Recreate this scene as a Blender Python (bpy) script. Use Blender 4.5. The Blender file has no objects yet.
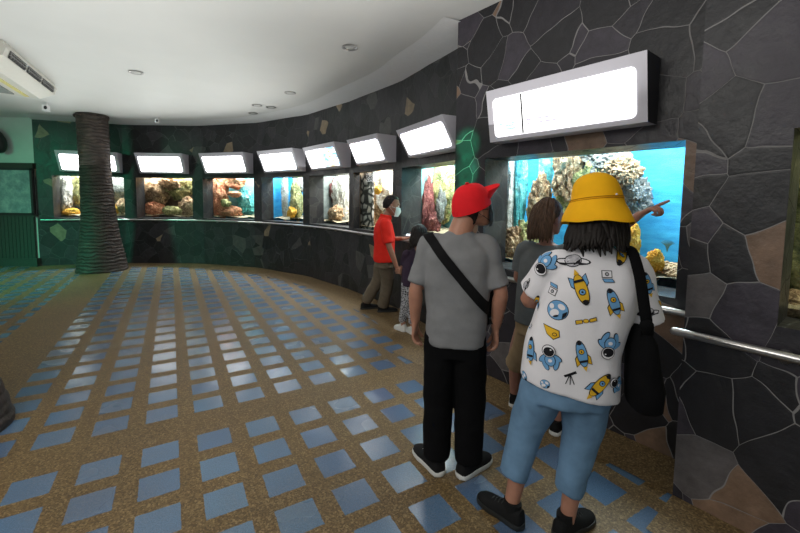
import bpy, bmesh, math, random
from mathutils import Vector, Matrix, Euler, noise
from mathutils.bvhtree import BVHTree
PI = math.pi
S = bpy.context.scene
C = S.collection
R = math.radians

# ------------------------------------------------------------------ camera
FPX, CX, CY, EYE = 395.0, 400.0, 230.0, 1.58
PITCH, ROLL = math.atan((230 - 199.4) / 395), R(0.70)
cp, sp, cr, sr = math.cos(PITCH), math.sin(PITCH), math.cos(ROLL), math.sin(ROLL)
FWD = Vector((0, cp, -sp)); UPV = Vector((0, sp, cp)); XV = Vector((1, 0, 0))
cam_right = XV * cr + UPV * sr
cam_up = UPV * cr - XV * sr
cd = bpy.data.cameras.new('camera'); cam = bpy.data.objects.new('camera', cd); C.objects.link(cam)
cd.sensor_width = 36; cd.lens = FPX * 36 / 800; cd.shift_y = -(266.5 - CY) / 800; cd.clip_start = 0.05
M4 = Matrix.Identity(4)
for i in range(3):
    M4[i][0] = cam_right[i]; M4[i][1] = cam_up[i]; M4[i][2] = -FWD[i]
M4[0][3], M4[1][3], M4[2][3] = 0, 0, EYE
cam.matrix_world = M4
S.camera = cam

# ------------------------------------------------------------------ world, exposure, lamps
S.view_settings.view_transform = 'Standard'; S.view_settings.look = 'None'
S.view_settings.exposure = 0.0; S.view_settings.gamma = 1.0; S.view_settings.use_curve_mapping = False
w = bpy.data.worlds.new('daylight'); S.world = w; w.use_nodes = True
w.node_tree.nodes['Background'].inputs[0].default_value = (0.93, 1.0, 0.95, 1)
w.node_tree.nodes['Background'].inputs[1].default_value = 0.28

def lamp(name, kind, loc, energy, color=(1, 1, 1), target=None, size=0.5, size_y=None, spot=60, blend=0.5):
    l = bpy.data.lights.new(name, kind); l.energy = energy; l.color = color
    if kind == 'AREA':
        l.shape = 'RECTANGLE'; l.size = size; l.size_y = size_y or size
    if kind == 'SPOT':
        l.spot_size = R(spot); l.spot_blend = blend; l.shadow_soft_size = size
    if kind == 'POINT': l.shadow_soft_size = size
    o = bpy.data.objects.new(name, l); C.objects.link(o); o.location = loc
    if target is not None:
        o.rotation_euler = (Vector(target) - Vector(loc)).to_track_quat('-Z', 'Y').to_euler()
    return o
# green lamp light on the left end of the hall, and its beam on the wall corner
lamp('green_lamp', 'SPOT', (-8.6, 4.2, 2.9), 240, (0.05, 1.0, 0.5), (-7.6, 8.2, 0.2), 0.4, spot=88, blend=0.9)
lamp('green_floor_lamp', 'SPOT', (-9.0, 3.6, 3.0), 750, (0.05, 1.0, 0.6), (-7.6, 6.2, 0), 0.3, spot=70, blend=1.0)
for _z in (1.62, 1.86, 2.10): lamp('green_beam', 'SPOT', (-4.6, 0.6, 2.6), 2600, (0.03, 1.0, 0.45), (0.610, 3.715, _z), 0.03, spot=3.2, blend=0.7)
# unseen fill lamps added to brighten the hall
lamp('hall_fill', 'AREA', (-2.2, 0.2, 3.0), 60, (1.0, 0.97, 0.92), (-1.6, 1.6, 0), 1.6, 1.6)  # added overhead fill close to the viewer
lamp('ceiling_fill', 'AREA', (-1.2, 1.0, 2.2), 76, (1.0, 0.99, 0.95), (-1.2, 1.001, 5), 5.0, 5.0)  # this and the next: added upward fill for the ceiling, no fitting there
lamp('ceiling_fill', 'AREA', (-4.2, 5.6, 2.2), 62, (0.97, 1.0, 0.96), (-4.2, 5.601, 5), 5.0, 5.0)
lamp('rear_fill', 'AREA', (-3.0, -4.6, 1.7), 45, (0.95, 1.0, 0.98), (-2.0, 4, 1.5), 7.0, 2.4)  # added panel of light behind the viewer

# ------------------------------------------------------------------ pixel helpers (the photograph's frame -> points of the place)
def ray(u, v):
    xp, yp = u - CX, v - CY
    x, y = xp * cr + yp * sr, -xp * sr + yp * cr
    return XV * (x / FPX) + FWD - UPV * (y / FPX)
def at_z(u, v, z=0.0):
    r = ray(u, v); return Vector((0, 0, EYE)) + r * ((z - EYE) / r.z)
def at(u, v, y):
    r = ray(u, v); return Vector((0, 0, EYE)) + r * (y / r.y)

# ------------------------------------------------------------------ mesh helpers
class MB:
    def __init__(s): s.v = []; s.f = []; s.m = []
    def add(s, vs, fs, mi=0):
        b = len(s.v); s.v += [Vector(x) for x in vs]
        s.f += [tuple(b + i for i in f) for f in fs]; s.m += [mi] * len(fs)
    def quad(s, a, b, c, d, mi=0): s.add([a, b, c, d], [(0, 1, 2, 3)], mi)
    def box(s, c, sx, sy, sz, rz=0.0, mi=0, mat=None):
        M = mat or Matrix.Rotation(rz, 3, 'Z'); c = Vector(c)
        vs = [c + M @ Vector((x * sx / 2, y * sy / 2, z * sz / 2)) for x in (-1, 1) for y in (-1, 1) for z in (-1, 1)]
        s.add(vs, [(0, 1, 3, 2), (4, 6, 7, 5), (0, 4, 5, 1), (2, 3, 7, 6), (0, 2, 6, 4), (1, 5, 7, 3)], mi)
    def rings(s, rs, mi=0, cap=True, closed=False):
        n = len(rs[0]); vs = [p for r in rs for p in r]; fs = []
        K = len(rs)
        for k in range(K if closed else K - 1):
            a, b = k * n, ((k + 1) % K) * n
            for i in range(n):
                j = (i + 1) % n; fs.append((a + i, a + j, b + j, b + i))
        if cap and not closed:
            fs.append(tuple(range(n - 1, -1, -1))); fs.append(tuple((K - 1) * n + i for i in range(n)))
        s.add(vs, fs, mi)
    def ell(s, c, rx, ry, rz, M=None, n=16, k=10, mi=0):
        c = Vector(c); M = M or Matrix.Identity(3); rs = []
        for j in range(1, k):
            t = PI * j / k
            rs.append([c + M @ Vector((rx * math.sin(t) * math.cos(2 * PI * i / n), ry * math.sin(t) * math.sin(2 * PI * i / n), -rz * math.cos(t))) for i in range(n)])
        s.rings(rs, mi)
    def build(s, name, mats, parent=None, smooth=True, fixn=True):
        me = bpy.data.meshes.new(name); me.from_pydata([tuple(x) for x in s.v], [], s.f)
        for i, m in enumerate(s.m): me.polygons[i].material_index = m
        return link(name, me, mats, parent, smooth, fixn)
def link(name, me, mats, parent=None, smooth=True, fixn=False):
    if not isinstance(mats, (list, tuple)): mats = [mats]
    for m in mats: me.materials.append(m)
    if fixn:
        bm = bmesh.new(); bm.from_mesh(me); bmesh.ops.recalc_face_normals(bm, faces=bm.faces); bm.to_mesh(me); bm.free()
    if smooth:
        for p in me.polygons: p.use_smooth = True
        try: me.set_sharp_from_angle(angle=R(50))
        except Exception: pass
    o = bpy.data.objects.new(name, me); C.objects.link(o)
    if parent: o.parent = parent
    return o
def cat(p0, p1, p2, p3, t):
    return 0.5 * ((2 * p1) + (p2 - p0) * t + (2 * p0 - 5 * p1 + 4 * p2 - p3) * t * t + (3 * p1 - p0 - 3 * p2 + p3) * t ** 3)
def spline(pts, sub):
    out = []
    for i in range(len(pts) - 1):
        a, b, c, d = pts[max(i - 1, 0)], pts[i], pts[i + 1], pts[min(i + 2, len(pts) - 1)]
        for k in range(sub): out.append(cat(a, b, c, d, k / sub))
    out.append(pts[-1]); return out
def tube(mb, pts, rad, n=12, sub=4, mi=0, ref=None, rnd=True, straight=False):
    pts = [Vector(p) for p in pts]
    rad = [r if isinstance(r, (tuple, list)) else (r, r) for r in rad]
    rv = [Vector((a, b, 0)) for a, b in rad]
    if sub > 1 and not straight: pts = spline(pts, sub); rv = spline(rv, sub)
    K = len(pts); ring = []
    tan = [(pts[min(i + 1, K - 1)] - pts[max(i - 1, 0)]).normalized() for i in range(K)]
    x = Vector(ref) if ref else (Vector((1, 0, 0)) if abs(tan[0].x) < 0.8 else Vector((0, 1, 0)))
    def mk(c, x, y, a, b): return [c + x * (a * math.cos(2 * PI * i / n)) + y * (b * math.sin(2 * PI * i / n)) for i in range(n)]
    for i in range(K):
        t = tan[i]; x = (x - t * x.dot(t)).normalized(); y = t.cross(x)
        a, b = rv[i].x, rv[i].y
        if rnd and i == 0:
            m = min(a, b)
            for q in (75, 45, 20): ring.append(mk(pts[i] - t * (m * math.sin(R(q))), x, y, a * math.cos(R(q)), b * math.cos(R(q))))
        ring.append(mk(pts[i], x, y, a, b))
        if rnd and i == K - 1:
            m = min(a, b)
            for q in (20, 45, 75): ring.append(mk(pts[i] + t * (m * math.sin(R(q))), x, y, a * math.cos(R(q)), b * math.cos(R(q))))
    mb.rings(ring, mi)
def loftz(mb, rs, n=28, e=2.3, mi=0, sub=4):
    v = [(Vector(r[:3]), Vector((r[3], r[4], 0))) for r in rs]
    P = spline([a for a, b in v], sub); Q = spline([b for a, b in v], sub)
    out = []
    for p, q in zip(P, Q):
        ring = []
        for i in range(n):
            c, s_ = math.cos(2 * PI * i / n), math.sin(2 * PI * i / n)
            ring.append(Vector((p.x + q.x * math.copysign(abs(c) ** (2 / e), c), p.y + q.y * math.copysign(abs(s_) ** (2 / e), s_), p.z)))
        out.append(ring)
    mb.rings(out, mi)
def remesh(mb, vox=0.009, smooth=6, fold=0.0, seed=0, fscale=(9, 9, 3)):
    me = bpy.data.meshes.new('tmp'); me.from_pydata([tuple(x) for x in mb.v], [], mb.f)
    bm = bmesh.new(); bm.from_mesh(me); bmesh.ops.recalc_face_normals(bm, faces=bm.faces); bm.to_mesh(me); bm.free()
    o = bpy.data.objects.new('tmp', me); C.objects.link(o)
    m = o.modifiers.new('r', 'REMESH'); m.mode = 'VOXEL'; m.voxel_size = vox
    if smooth:
        m = o.modifiers.new('s', 'SMOOTH'); m.factor = 0.5; m.iterations = smooth
    dg = bpy.context.evaluated_depsgraph_get(); dg.update()
    out = bpy.data.meshes.new_from_object(o.evaluated_get(dg))
    bpy.data.objects.remove(o); bpy.data.meshes.remove(me)
    if fold:
        nr = [v.normal.copy() for v in out.vertices]
        for v, nn in zip(out.vertices, nr):
            q = Vector((v.co.x * fscale[0], v.co.y * fscale[1], v.co.z * fscale[2])) + Vector((seed * 7.3, seed, 0))
            v.co += nn * (fold * (noise.noise(q) + 0.5 * noise.noise(q * 2.3)))
    return out
def join_extra(me, mb):
    bm = bmesh.new(); bm.from_mesh(me)
    vs = [bm.verts.new(v) for v in mb.v]
    for f, mi in zip(mb.f, mb.m):
        try: bm.faces.new([vs[i] for i in f]).material_index = mi
        except ValueError: pass
    bm.to_mesh(me); bm.free(); return me

def tag(o, label=None, category=None, group=None, kind=None):
    if label: o['label'] = label
    if category: o['category'] = category
    if group: o['group'] = group
    if kind: o['kind'] = kind
    return o
def empty(name, loc=(0, 0, 0), rz=0.0, label=None, category=None, group=None):
    o = bpy.data.objects.new(name, None); C.objects.link(o); o.location = loc; o.rotation_euler = (0, 0, rz)
    o.empty_display_size = 0.1
    return tag(o, label, category, group)
def struct(o): o['kind'] = 'structure'; return o

# ------------------------------------------------------------------ materials
class NT:
    def __init__(s, name):
        s.mat = bpy.data.materials.new(name); s.mat.use_nodes = True; s.t = s.mat.node_tree
        s.b = s.t.nodes['Principled BSDF']; s.out = s.t.nodes['Material Output']
    def n(s, typ, **kw):
        nd = s.t.nodes.new(typ)
        for k, v in kw.items():
            if k.startswith('_'): setattr(nd, k[1:], v)
        return nd
    def l(s, a, b): s.t.links.new(a, b)
    def coords(s, kind='Object'): return s.n('ShaderNodeTexCoord').outputs[kind]
    def math(s, op, a, b=None, c=None):
        nd = s.n('ShaderNodeMath', _operation=op)
        for i, x in enumerate((a, b, c)):
            if x is None: continue
            if isinstance(x, (int, float)): nd.inputs[i].default_value = x
            else: s.l(x, nd.inputs[i])
        return nd.outputs[0]
    def noise(s, vec, scale, detail=3, rough=0.6, dim='3D'):
        nd = s.n('ShaderNodeTexNoise'); nd.inputs['Scale'].default_value = scale; nd.inputs['Detail'].default_value = detail
        nd.inputs['Roughness'].default_value = rough
        if vec: s.l(vec, nd.inputs['Vector'])
        return nd
    def ramp(s, fac, stops, interp='LINEAR'):
        nd = s.n('ShaderNodeValToRGB'); cr_ = nd.color_ramp; cr_.interpolation = interp
        while len(cr_.elements) > 1: cr_.elements.remove(cr_.elements[-1])
        for i, (p, c) in enumerate(stops):
            e = cr_.elements[0] if i == 0 else cr_.elements.new(p)
            e.position = p; e.color = (c[0], c[1], c[2], 1)
        s.l(fac, nd.inputs[0]); return nd.outputs[0]
    def mix(s, fac, a, b, mode='MIX'):
        nd = s.n('ShaderNodeMix', _data_type='RGBA', _blend_type=mode)
        for i, x in ((0, fac), (6, a), (7, b)):
            if isinstance(x, (int, float)): nd.inputs[i].default_value = x
            elif isinstance(x, tuple): nd.inputs[i].default_value = (*x[:3], 1)
            else: s.l(x, nd.inputs[i])
        return nd.outputs[2]
    def bump(s, h, strength=0.3, dist=0.01):
        nd = s.n('ShaderNodeBump'); nd.inputs['Strength'].default_value = strength; nd.inputs['Distance'].default_value = dist
        s.l(h, nd.inputs['Height']); s.l(nd.outputs[0], s.b.inputs['Normal'])
    def base(s, col):
        if isinstance(col, tuple): s.b.inputs['Base Color'].default_value = (*col[:3], 1)
        else: s.l(col, s.b.inputs['Base Color'])
    def rough(s, x):
        if isinstance(x, (int, float)): s.b.inputs['Roughness'].default_value = x
        else: s.l(x, s.b.inputs['Roughness'])
def plain(name, col, rough=0.6, metal=0.0, var=0.15, scale=20, bump=0.0, bscale=60, spec=0.5):
    m = NT(name); c = m.coords()
    nz = m.noise(c, scale)
    m.base(m.ramp(nz.outputs[0], [(0.25, tuple(x * (1 - var) for x in col)), (0.75, tuple(min(1, x * (1 + var)) for x in col))]))
    m.rough(rough); m.b.inputs['Metallic'].default_value = metal; m.b.inputs['Specular IOR Level'].default_value = spec
    if bump: m.bump(m.noise(c, bscale).outputs[0], bump, 0.004)
    return m.mat
def emis(name, col, strength):
    m = NT(name); m.base((0.8, 0.8, 0.8)); m.b.inputs['Emission Color'].default_value = (*col, 1); m.b.inputs['Emission Strength'].default_value = strength
    return m.mat
def stone(name, scale, seed, grout=(0.21, 0.20, 0.20), cols=None, rough=(0.26, 0.58), gw=0.022):
    m = NT(name); c = m.coords()
    mp = m.n('ShaderNodeMapping'); mp.inputs['Location'].default_value = (seed, seed * 1.7, seed * 0.3); m.l(c, mp.inputs[0])
    wob = m.noise(mp.outputs[0], 2.2, 2)
    vec = m.mix(0.055, mp.outputs[0], wob.outputs['Color'], 'LINEAR_LIGHT')
    vo = m.n('ShaderNodeTexVoronoi', _feature='F1'); vo.inputs['Scale'].default_value = scale; m.l(vec, vo.inputs['Vector'])
    ve = m.n('ShaderNodeTexVoronoi', _feature='DISTANCE_TO_EDGE'); ve.inputs['Scale'].default_value = scale; m.l(vec, ve.inputs['Vector'])
    sep = m.n('ShaderNodeSeparateColor'); m.l(vo.outputs['Color'], sep.inputs[0])
    cols = cols or [(0.0, (0.015, 0.014, 0.018)), (0.25, (0.030, 0.026, 0.035)), (0.5, (0.058, 0.049, 0.066)), (0.72, (0.020, 0.019, 0.023)), (0.91, (0.27, 0.17, 0.11)), (0.955, (0.15, 0.135, 0.135))]
    col = m.ramp(sep.outputs[0], cols, 'CONSTANT')
    fine = m.noise(mp.outputs[0], 9, 6, 0.7)
    col = m.mix(0.8, col, m.ramp(fine.outputs[0], [(0.3, (0.28, 0.28, 0.28)), (0.7, (0.85, 0.82, 0.85))]), 'MULTIPLY')
    wv = m.n('ShaderNodeTexWave'); wv.inputs['Scale'].default_value = 2.2; wv.inputs['Distortion'].default_value = 14; wv.inputs['Detail'].default_value = 4; wv.inputs['Detail Scale'].default_value = 1.6
    m.l(mp.outputs[0], wv.inputs['Vector'])
    gn = m.noise(mp.outputs[0], 3, 2)
    gmask = m.math('LESS_THAN', ve.outputs['Distance'], m.math('MULTIPLY', m.math('SUBTRACT', gn.outputs[0], 0.2), gw * 2.4))
    m.base(m.mix(gmask, col, grout))
    rr = m.math('MULTIPLY_ADD', fine.outputs[0], rough[1] - rough[0], rough[0])
    m.rough(m.math('MAXIMUM', rr, m.math('MULTIPLY', gmask, 0.8)))
    h = m.math('ADD', m.math('MULTIPLY', m.math('MINIMUM', ve.outputs['Distance'], 0.03), 2.5), m.math('ADD', m.math('MULTIPLY', fine.outputs[0], 0.5), m.math('MULTIPLY', wv.outputs[0], 0.10)))
    h = m.math('ADD', h, m.math('MULTIPLY', sep.outputs[1], 0.5))
    m.bump(h, 0.55, 0.02); m.b.inputs['Specular IOR Level'].default_value = 0.5
    return m.mat
MAT = {}
MAT['stone'] = stone('dark_flagstone', 3.7, 3.1, gw=0.009)
MAT['stone_far'] = stone('dark_flagstone_curved', 4.0, 8.4, gw=0.008, grout=(0.09, 0.09, 0.09), cols=[(0.0, (0.018, 0.020, 0.021)), (0.3, (0.032, 0.032, 0.036)), (0.6, (0.048, 0.046, 0.052)), (0.8, (0.026, 0.030, 0.030)), (0.925, (0.34, 0.26, 0.16)), (0.955, (0.10, 0.10, 0.095))])
MAT['reveal'] = stone('reveal_stone', 5.0, 1.3, grout=(0.06, 0.06, 0.055), cols=[(0.0, (0.02, 0.02, 0.022)), (0.5, (0.045, 0.042, 0.04)), (0.8, (0.03, 0.03, 0.03))])
MAT['ceiling'] = plain('ceiling_paint', (0.70, 0.70, 0.68), 0.55, var=0.03, scale=1.2)
MAT['white'] = plain('white_paint', (0.78, 0.78, 0.78), 0.5, var=0.03)
MAT['left_wall'] = plain('pale_wall_paint', (0.55, 0.62, 0.58), 0.6, var=0.06, scale=3)
MAT['steel'] = plain('brushed_steel', (0.46, 0.45, 0.44), 0.28, 1.0, 0.05, 8)
MAT['housing'] = plain('grey_sign_housing', (0.56, 0.54, 0.60), 0.5, var=0.02)
MAT['housing_shaded'] = plain('shaded_sign_side', (0.03, 0.03, 0.035), 0.6)  # shadow on the largest box's sides put into their colour
MAT['dark'] = plain('dark_trim', (0.012, 0.013, 0.013), 0.5)
def glass_mat():
    m = NT('aquarium_glass'); t = m.n('ShaderNodeBsdfTransparent'); t.inputs[0].default_value = (0.94, 0.98, 0.98, 1)
    g = m.n('ShaderNodeBsdfGlossy'); g.inputs['Roughness'].default_value = 0.02
    lw = m.n('ShaderNodeLayerWeight'); fr = m.math('MULTIPLY_ADD', m.math('POWER', lw.outputs['Facing'], 5.0), 0.5, 0.015)
    mx = m.n('ShaderNodeMixShader'); m.l(fr, mx.inputs[0]); m.l(t.outputs[0], mx.inputs[1]); m.l(g.outputs[0], mx.inputs[2])
    m.l(mx.outputs[0], m.out.inputs[0]); return m.mat
MAT['glass'] = glass_mat()

# floor: one frame for the whole tile lattice (cells of 302 mm turned by 0.525 rad)
def floor_mat():
    m = NT('tiled_aggregate'); c = m.coords()
    sep = m.n('ShaderNodeSeparateXYZ'); m.l(c, sep.inputs[0]); X, Y = sep.outputs[0], sep.outputs[1]
    th = 0.525; cs, sn = math.cos(th), math.sin(th)
    U = m.math('ADD', m.math('MULTIPLY', X, cs), m.math('MULTIPLY', Y, sn))
    V_ = m.math('SUBTRACT', m.math('MULTIPLY', X, sn), m.math('MULTIPLY', Y, cs))
    nz = m.noise(c, 40, 2)
    nzl = m.noise(c, 1.1, 3)
    wob = m.math('MULTIPLY', m.math('SUBTRACT', nz.outputs[0], 0.5), 0.012)
    U = m.math('ADD', U, wob); V_ = m.math('ADD', V_, wob)
    P = 0.302
    cu = m.math('FRACT', m.math('DIVIDE', m.math('ADD', U, 200 * P - 0.407), P))
    cn = m.math('FRACT', m.math('DIVIDE', m.math('ADD', V_, 200 * P + 2.84), P))
    cf = m.math('FRACT', m.math('DIVIDE', m.math('ADD', V_, 200 * P + 3.652), P))
    far = m.math('LESS_THAN', V_, -3.0)
    cv = m.math('ADD', m.math('MULTIPLY', cf, far), m.math('MULTIPLY', cn, m.math('SUBTRACT', 1.0, far)))
    tile = m.math('MULTIPLY', m.math('LESS_THAN', cu, 0.648), m.math('LESS_THAN', cv, 0.648))
    band = m.math('MULTIPLY', m.math('GREATER_THAN', V_, -3.150), m.math('LESS_THAN', V_, -2.845))
    lb = m.math('MULTIPLY', m.math('GREATER_THAN', U, -1.62), m.math('LESS_THAN', U, -1.19))
    lb = m.math('MULTIPLY', lb, far)
    tile = m.math('MULTIPLY', tile, m.math('SUBTRACT', 1.0, m.math('MAXIMUM', band, lb)))
    wear = m.ramp(nzl.outputs[0], [(0.3, (0.35, 0.35, 0.35)), (0.62, (1, 1, 1))])
    spk = m.noise(c, 160, 2, 0.8)
    vo = m.n('ShaderNodeTexVoronoi'); vo.inputs['Scale'].default_value = 130; m.l(c, vo.inputs['Vector'])
    vs = m.n('ShaderNodeSeparateColor'); m.l(vo.outputs['Color'], vs.inputs[0])
    agg = m.ramp(vs.outputs[0], [(0.0, (0.080, 0.049, 0.019)), (0.45, (0.135, 0.085, 0.034)), (0.75, (0.185, 0.120, 0.050)), (0.92, (0.29, 0.20, 0.095)), (1.0, (0.07, 0.044, 0.02))])
    agg = m.mix(0.45, agg, m.ramp(nzl.outputs[0], [(0.3, (0.6, 0.6, 0.55)), (0.7, (1.2, 1.15, 1.0))]), 'MULTIPLY')
    ru = m.math('FLOOR', m.math('DIVIDE', m.math('ADD', U, 200 * P - 0.407), P)); rv = m.math('FLOOR', m.math('DIVIDE', m.math('ADD', V_, m.math('MULTIPLY_ADD', far, 0.812 , 200 * P + 2.84)), P))
    wn = m.n('ShaderNodeTexWhiteNoise', _noise_dimensions='2D'); cb = m.n('ShaderNodeCombineXYZ'); m.l(ru, cb.inputs[0]); m.l(rv, cb.inputs[1]); m.l(cb.outputs[0], wn.inputs['Vector'])
    blue = m.ramp(wn.outputs[0], [(0.0, (0.062, 0.125, 0.235)), (0.5, (0.075, 0.15, 0.265)), (1.0, (0.10, 0.185, 0.29))])
    blue = m.mix(0.6, blue, m.ramp(spk.outputs[0], [(0.35, (0.55, 0.55, 0.55)), (0.65, (1.3, 1.3, 1.3))]), 'MULTIPLY')
    fac = m.math('MULTIPLY', tile, m.math('MULTIPLY_ADD', m.math('MULTIPLY', wear, 1.0), 0.5, 0.5))
    m.base(m.mix(fac, agg, blue))
    m.rough(m.math('SUBTRACT', 0.55, m.math('MULTIPLY', fac, 0.35))); m.l(m.math('MULTIPLY_ADD', fac, 0.45, 0.4), m.b.inputs['Specular IOR Level'])
    h = m.math('ADD', m.math('MULTIPLY', m.math('MULTIPLY', vs.outputs[1], m.math('SUBTRACT', 1.0, tile)), 0.7), m.math('MULTIPLY', spk.outputs[0], 0.06))
    m.bump(h, 0.35, 0.004)
    return m.mat
MAT['floor'] = floor_mat()
def agg_mat():
    m = NT('aggregate_border'); c = m.coords()
    vo = m.n('ShaderNodeTexVoronoi'); vo.inputs['Scale'].default_value = 130; m.l(c, vo.inputs['Vector'])
    vs = m.n('ShaderNodeSeparateColor'); m.l(vo.outputs['Color'], vs.inputs[0])
    m.base(m.ramp(vs.outputs[0], [(0.0, (0.080, 0.049, 0.019)), (0.45, (0.135, 0.085, 0.034)), (0.75, (0.185, 0.120, 0.050)), (0.92, (0.27, 0.19, 0.09))]))
    m.rough(0.6); m.bump(vs.outputs[1], 0.3, 0.004); return m.mat
MAT['agg'] = agg_mat()

# ------------------------------------------------------------------ room shell
CEIL = 3.25
def bearing(u): r = ray(u, 200); return r.x / r.y
def plan(u, y): return Vector((bearing(u) * y, y))
curve = spline([Vector((-8.02, 8.72)), Vector((-7.2, 9.02)), Vector((-6.35, 9.24)), Vector((-4.96, 9.3)), Vector((-3.66, 9.0)), Vector((-2.86, 8.62)), Vector((-2.04, 8.05)),
                Vector((-1.315, 7.38)), Vector((-0.66, 6.5)), Vector((0.0, 5.6)), Vector((0.32, 4.95)), Vector((0.60, 4.42)), Vector((0.80, 3.90))], 12)
def on_curve(u):
    b = bearing(u)
    for i in range(len(curve) - 1):
        f0 = curve[i].x - b * curve[i].y; f1 = curve[i + 1].x - b * curve[i + 1].y
        if f0 <= 0 <= f1:
            t = -f0 / (f1 - f0 + 1e-12); return i + t, curve[i].lerp(curve[i + 1], t)
    return (len(curve) - 1.001, curve[-1])
def V3(p, z): return Vector((p[0], p[1], z))
REC = 0.32
TZ0, TZ1 = 1.08, 2.02
openings = []     # (pL, pR, z0, z1, recess)
mb = MB(); rv = MB()
def opening(mbw, mbr, pL, pR, z0, z1, rec):
    d = (pR - pL).normalized(); n = Vector((-d.y, d.x))          # n points into the tank
    a, b = pL + n * rec, pR + n * rec
    mbw.quad(V3(pL, 0), V3(pR, 0), V3(pR, z0), V3(pL, z0)); mbw.quad(V3(pL, z1), V3(pR, z1), V3(pR, CEIL), V3(pL, CEIL))
    mbr.quad(V3(pL, z0), V3(a, z0), V3(a, z1), V3(pL, z1)); mbr.quad(V3(pR, z0), V3(pR, z1), V3(b, z1), V3(b, z0))
    mbr.quad(V3(pL, z0), V3(pR, z0), V3(b, z0), V3(a, z0)); mbr.quad(V3(pL, z1), V3(a, z1), V3(b, z1), V3(pR, z1))
    openings.append((pL, pR, n, d, z0, z1, rec))
us = [(53, 124.5), (136.5, 192.5), (203, 254), (261.5, 303), (309.5, 349), (353.5, 392.5), (401.5, 458)]
pos = 0.0; last = curve[0]
for uL, uR in us:
    tL, pL = on_curve(uL); tR, pR = on_curve(uR)
    chain = [last] + [curve[i] for i in range(int(pos) + 1, int(tL) + 1)] + [pL]
    for a, b in zip(chain[:-1], chain[1:]): mb.quad(V3(a, 0), V3(b, 0), V3(b, CEIL), V3(a, CEIL))
    opening(mb, rv, pL, pR, TZ0, TZ1, 0.12 if 350 < uL < 400 else REC)
    pos, last = tR, pR
chain = [last] + [curve[i] for i in range(int(pos) + 1, len(curve))]
for a, b in zip(chain[:-1], chain[1:]): mb.quad(V3(a, 0), V3(b, 0), V3(b, CEIL), V3(a, CEIL))
struct(mb.build('wall_back', MAT['stone_far'], smooth=False, fixn=False))
# big-tank wall
MD = Vector((0.6195, -0.785)).normalized(); MN = Vector((-MD.y, MD.x))
M0 = Vector((0.521, 3.830))
def mp_(t, off=0.0): return M0 + MD * t - MN * off            # off: out of the wall towards the visitors
mb = MB()
tL, tR, tEnd = 0.368, 1.868, 2.05
def seg(mbx, a, b, z0=0, z1=CEIL): mbx.quad(V3(a, z0), V3(b, z0), V3(b, z1), V3(a, z1))
seg(mb, mp_(0, -0.6), mp_(0)); seg(mb, mp_(0), mp_(tL)); opening(mb, rv, mp_(tL), mp_(tR), 1.0, 1.95, 0.33); seg(mb, mp_(tR), mp_(tEnd))
struct(mb.build('wall_right', MAT['stone'], smooth=False, fixn=False))
# nearer section, standing proud of it
N0 = Vector((1.491, 2.021))
def np_(t, off=0.0): return N0 + MD * t - MN * off
mb = MB()
seg(mb, np_(0, -0.40), np_(0)); seg(mb, np_(0), np_(0.350)); opening(mb, rv, np_(0.350), np_(1.75), 1.03, 1.91, 0.25); seg(mb, np_(1.75), np_(3.6))
struct(mb.build('wall_front', MAT['stone'], smooth=False, fixn=False))
struct(rv.build('trim_1', MAT['reveal'], smooth=False, fixn=False))
# left wall with wainscot
LW0, LW1 = curve[0], Vector((-13.0, 8.72))
mb = MB(); seg(mb, LW1, LW0, 0, CEIL); struct(mb.build('wall_left', MAT['left_wall'], smooth=False, fixn=False))
mb = MB(); seg(mb, curve[0] + Vector((0, 0.0)), curve[0] + Vector((0, 0.3)))
# floor, ceiling
mb = MB(); mb.quad((-15, -5, 0), (5, -5, 0), (5, 11, 0), (-15, 11, 0)); struct(mb.build('floor', MAT['floor'], smooth=False))
mb = MB(); mb.quad((-15, -5, CEIL), (-15, 11, CEIL), (5, 11, CEIL), (5, -5, CEIL)); struct(mb.build('ceiling', MAT['ceiling'], smooth=False, fixn=False))
# aggregate border along the foot of the walls, light spill on the ceiling built as a pale strip
def offset_poly(pl, d):
    out = []
    for i, p in enumerate(pl):
        t = (pl[min(i + 1, len(pl) - 1)] - pl[max(i - 1, 0)]).normalized(); out.append(p + Vector((t.y, -t.x)) * d)
    return out
A = curve[:-6:3]; B = offset_poly(A, 0.55)
mb = MB()
for i in range(len(A) - 1): mb.box((0, 0, -9), .001, .001, .001) if False else mb.quad(V3(A[i], .004), V3(B[i], .004), V3(B[i + 1], .004), V3(A[i + 1], .004))
for a0, a1, f in ((-0.5, tEnd, mp_), (0.0, 3.6, np_)): mb.quad(V3(f(a0), .005), V3(f(a0, .36), .005), V3(f(a1, .36), .005), V3(f(a1), .005))
struct(mb.build('trim_2', MAT['agg'], smooth=False))
mb = MB(); B = offset_poly(A, 0.42)
A2 = curve[::3]; B2 = offset_poly(A2, 0.45)
for i in range(len(A2) - 1):
    mb.quad(V3(A2[i], CEIL - .035), V3(A2[i + 1], CEIL - .035), V3(B2[i + 1], CEIL - .002), V3(B2[i], CEIL - .002))
struct(mb.build('trim_3', MAT['white'], smooth=False))
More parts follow.
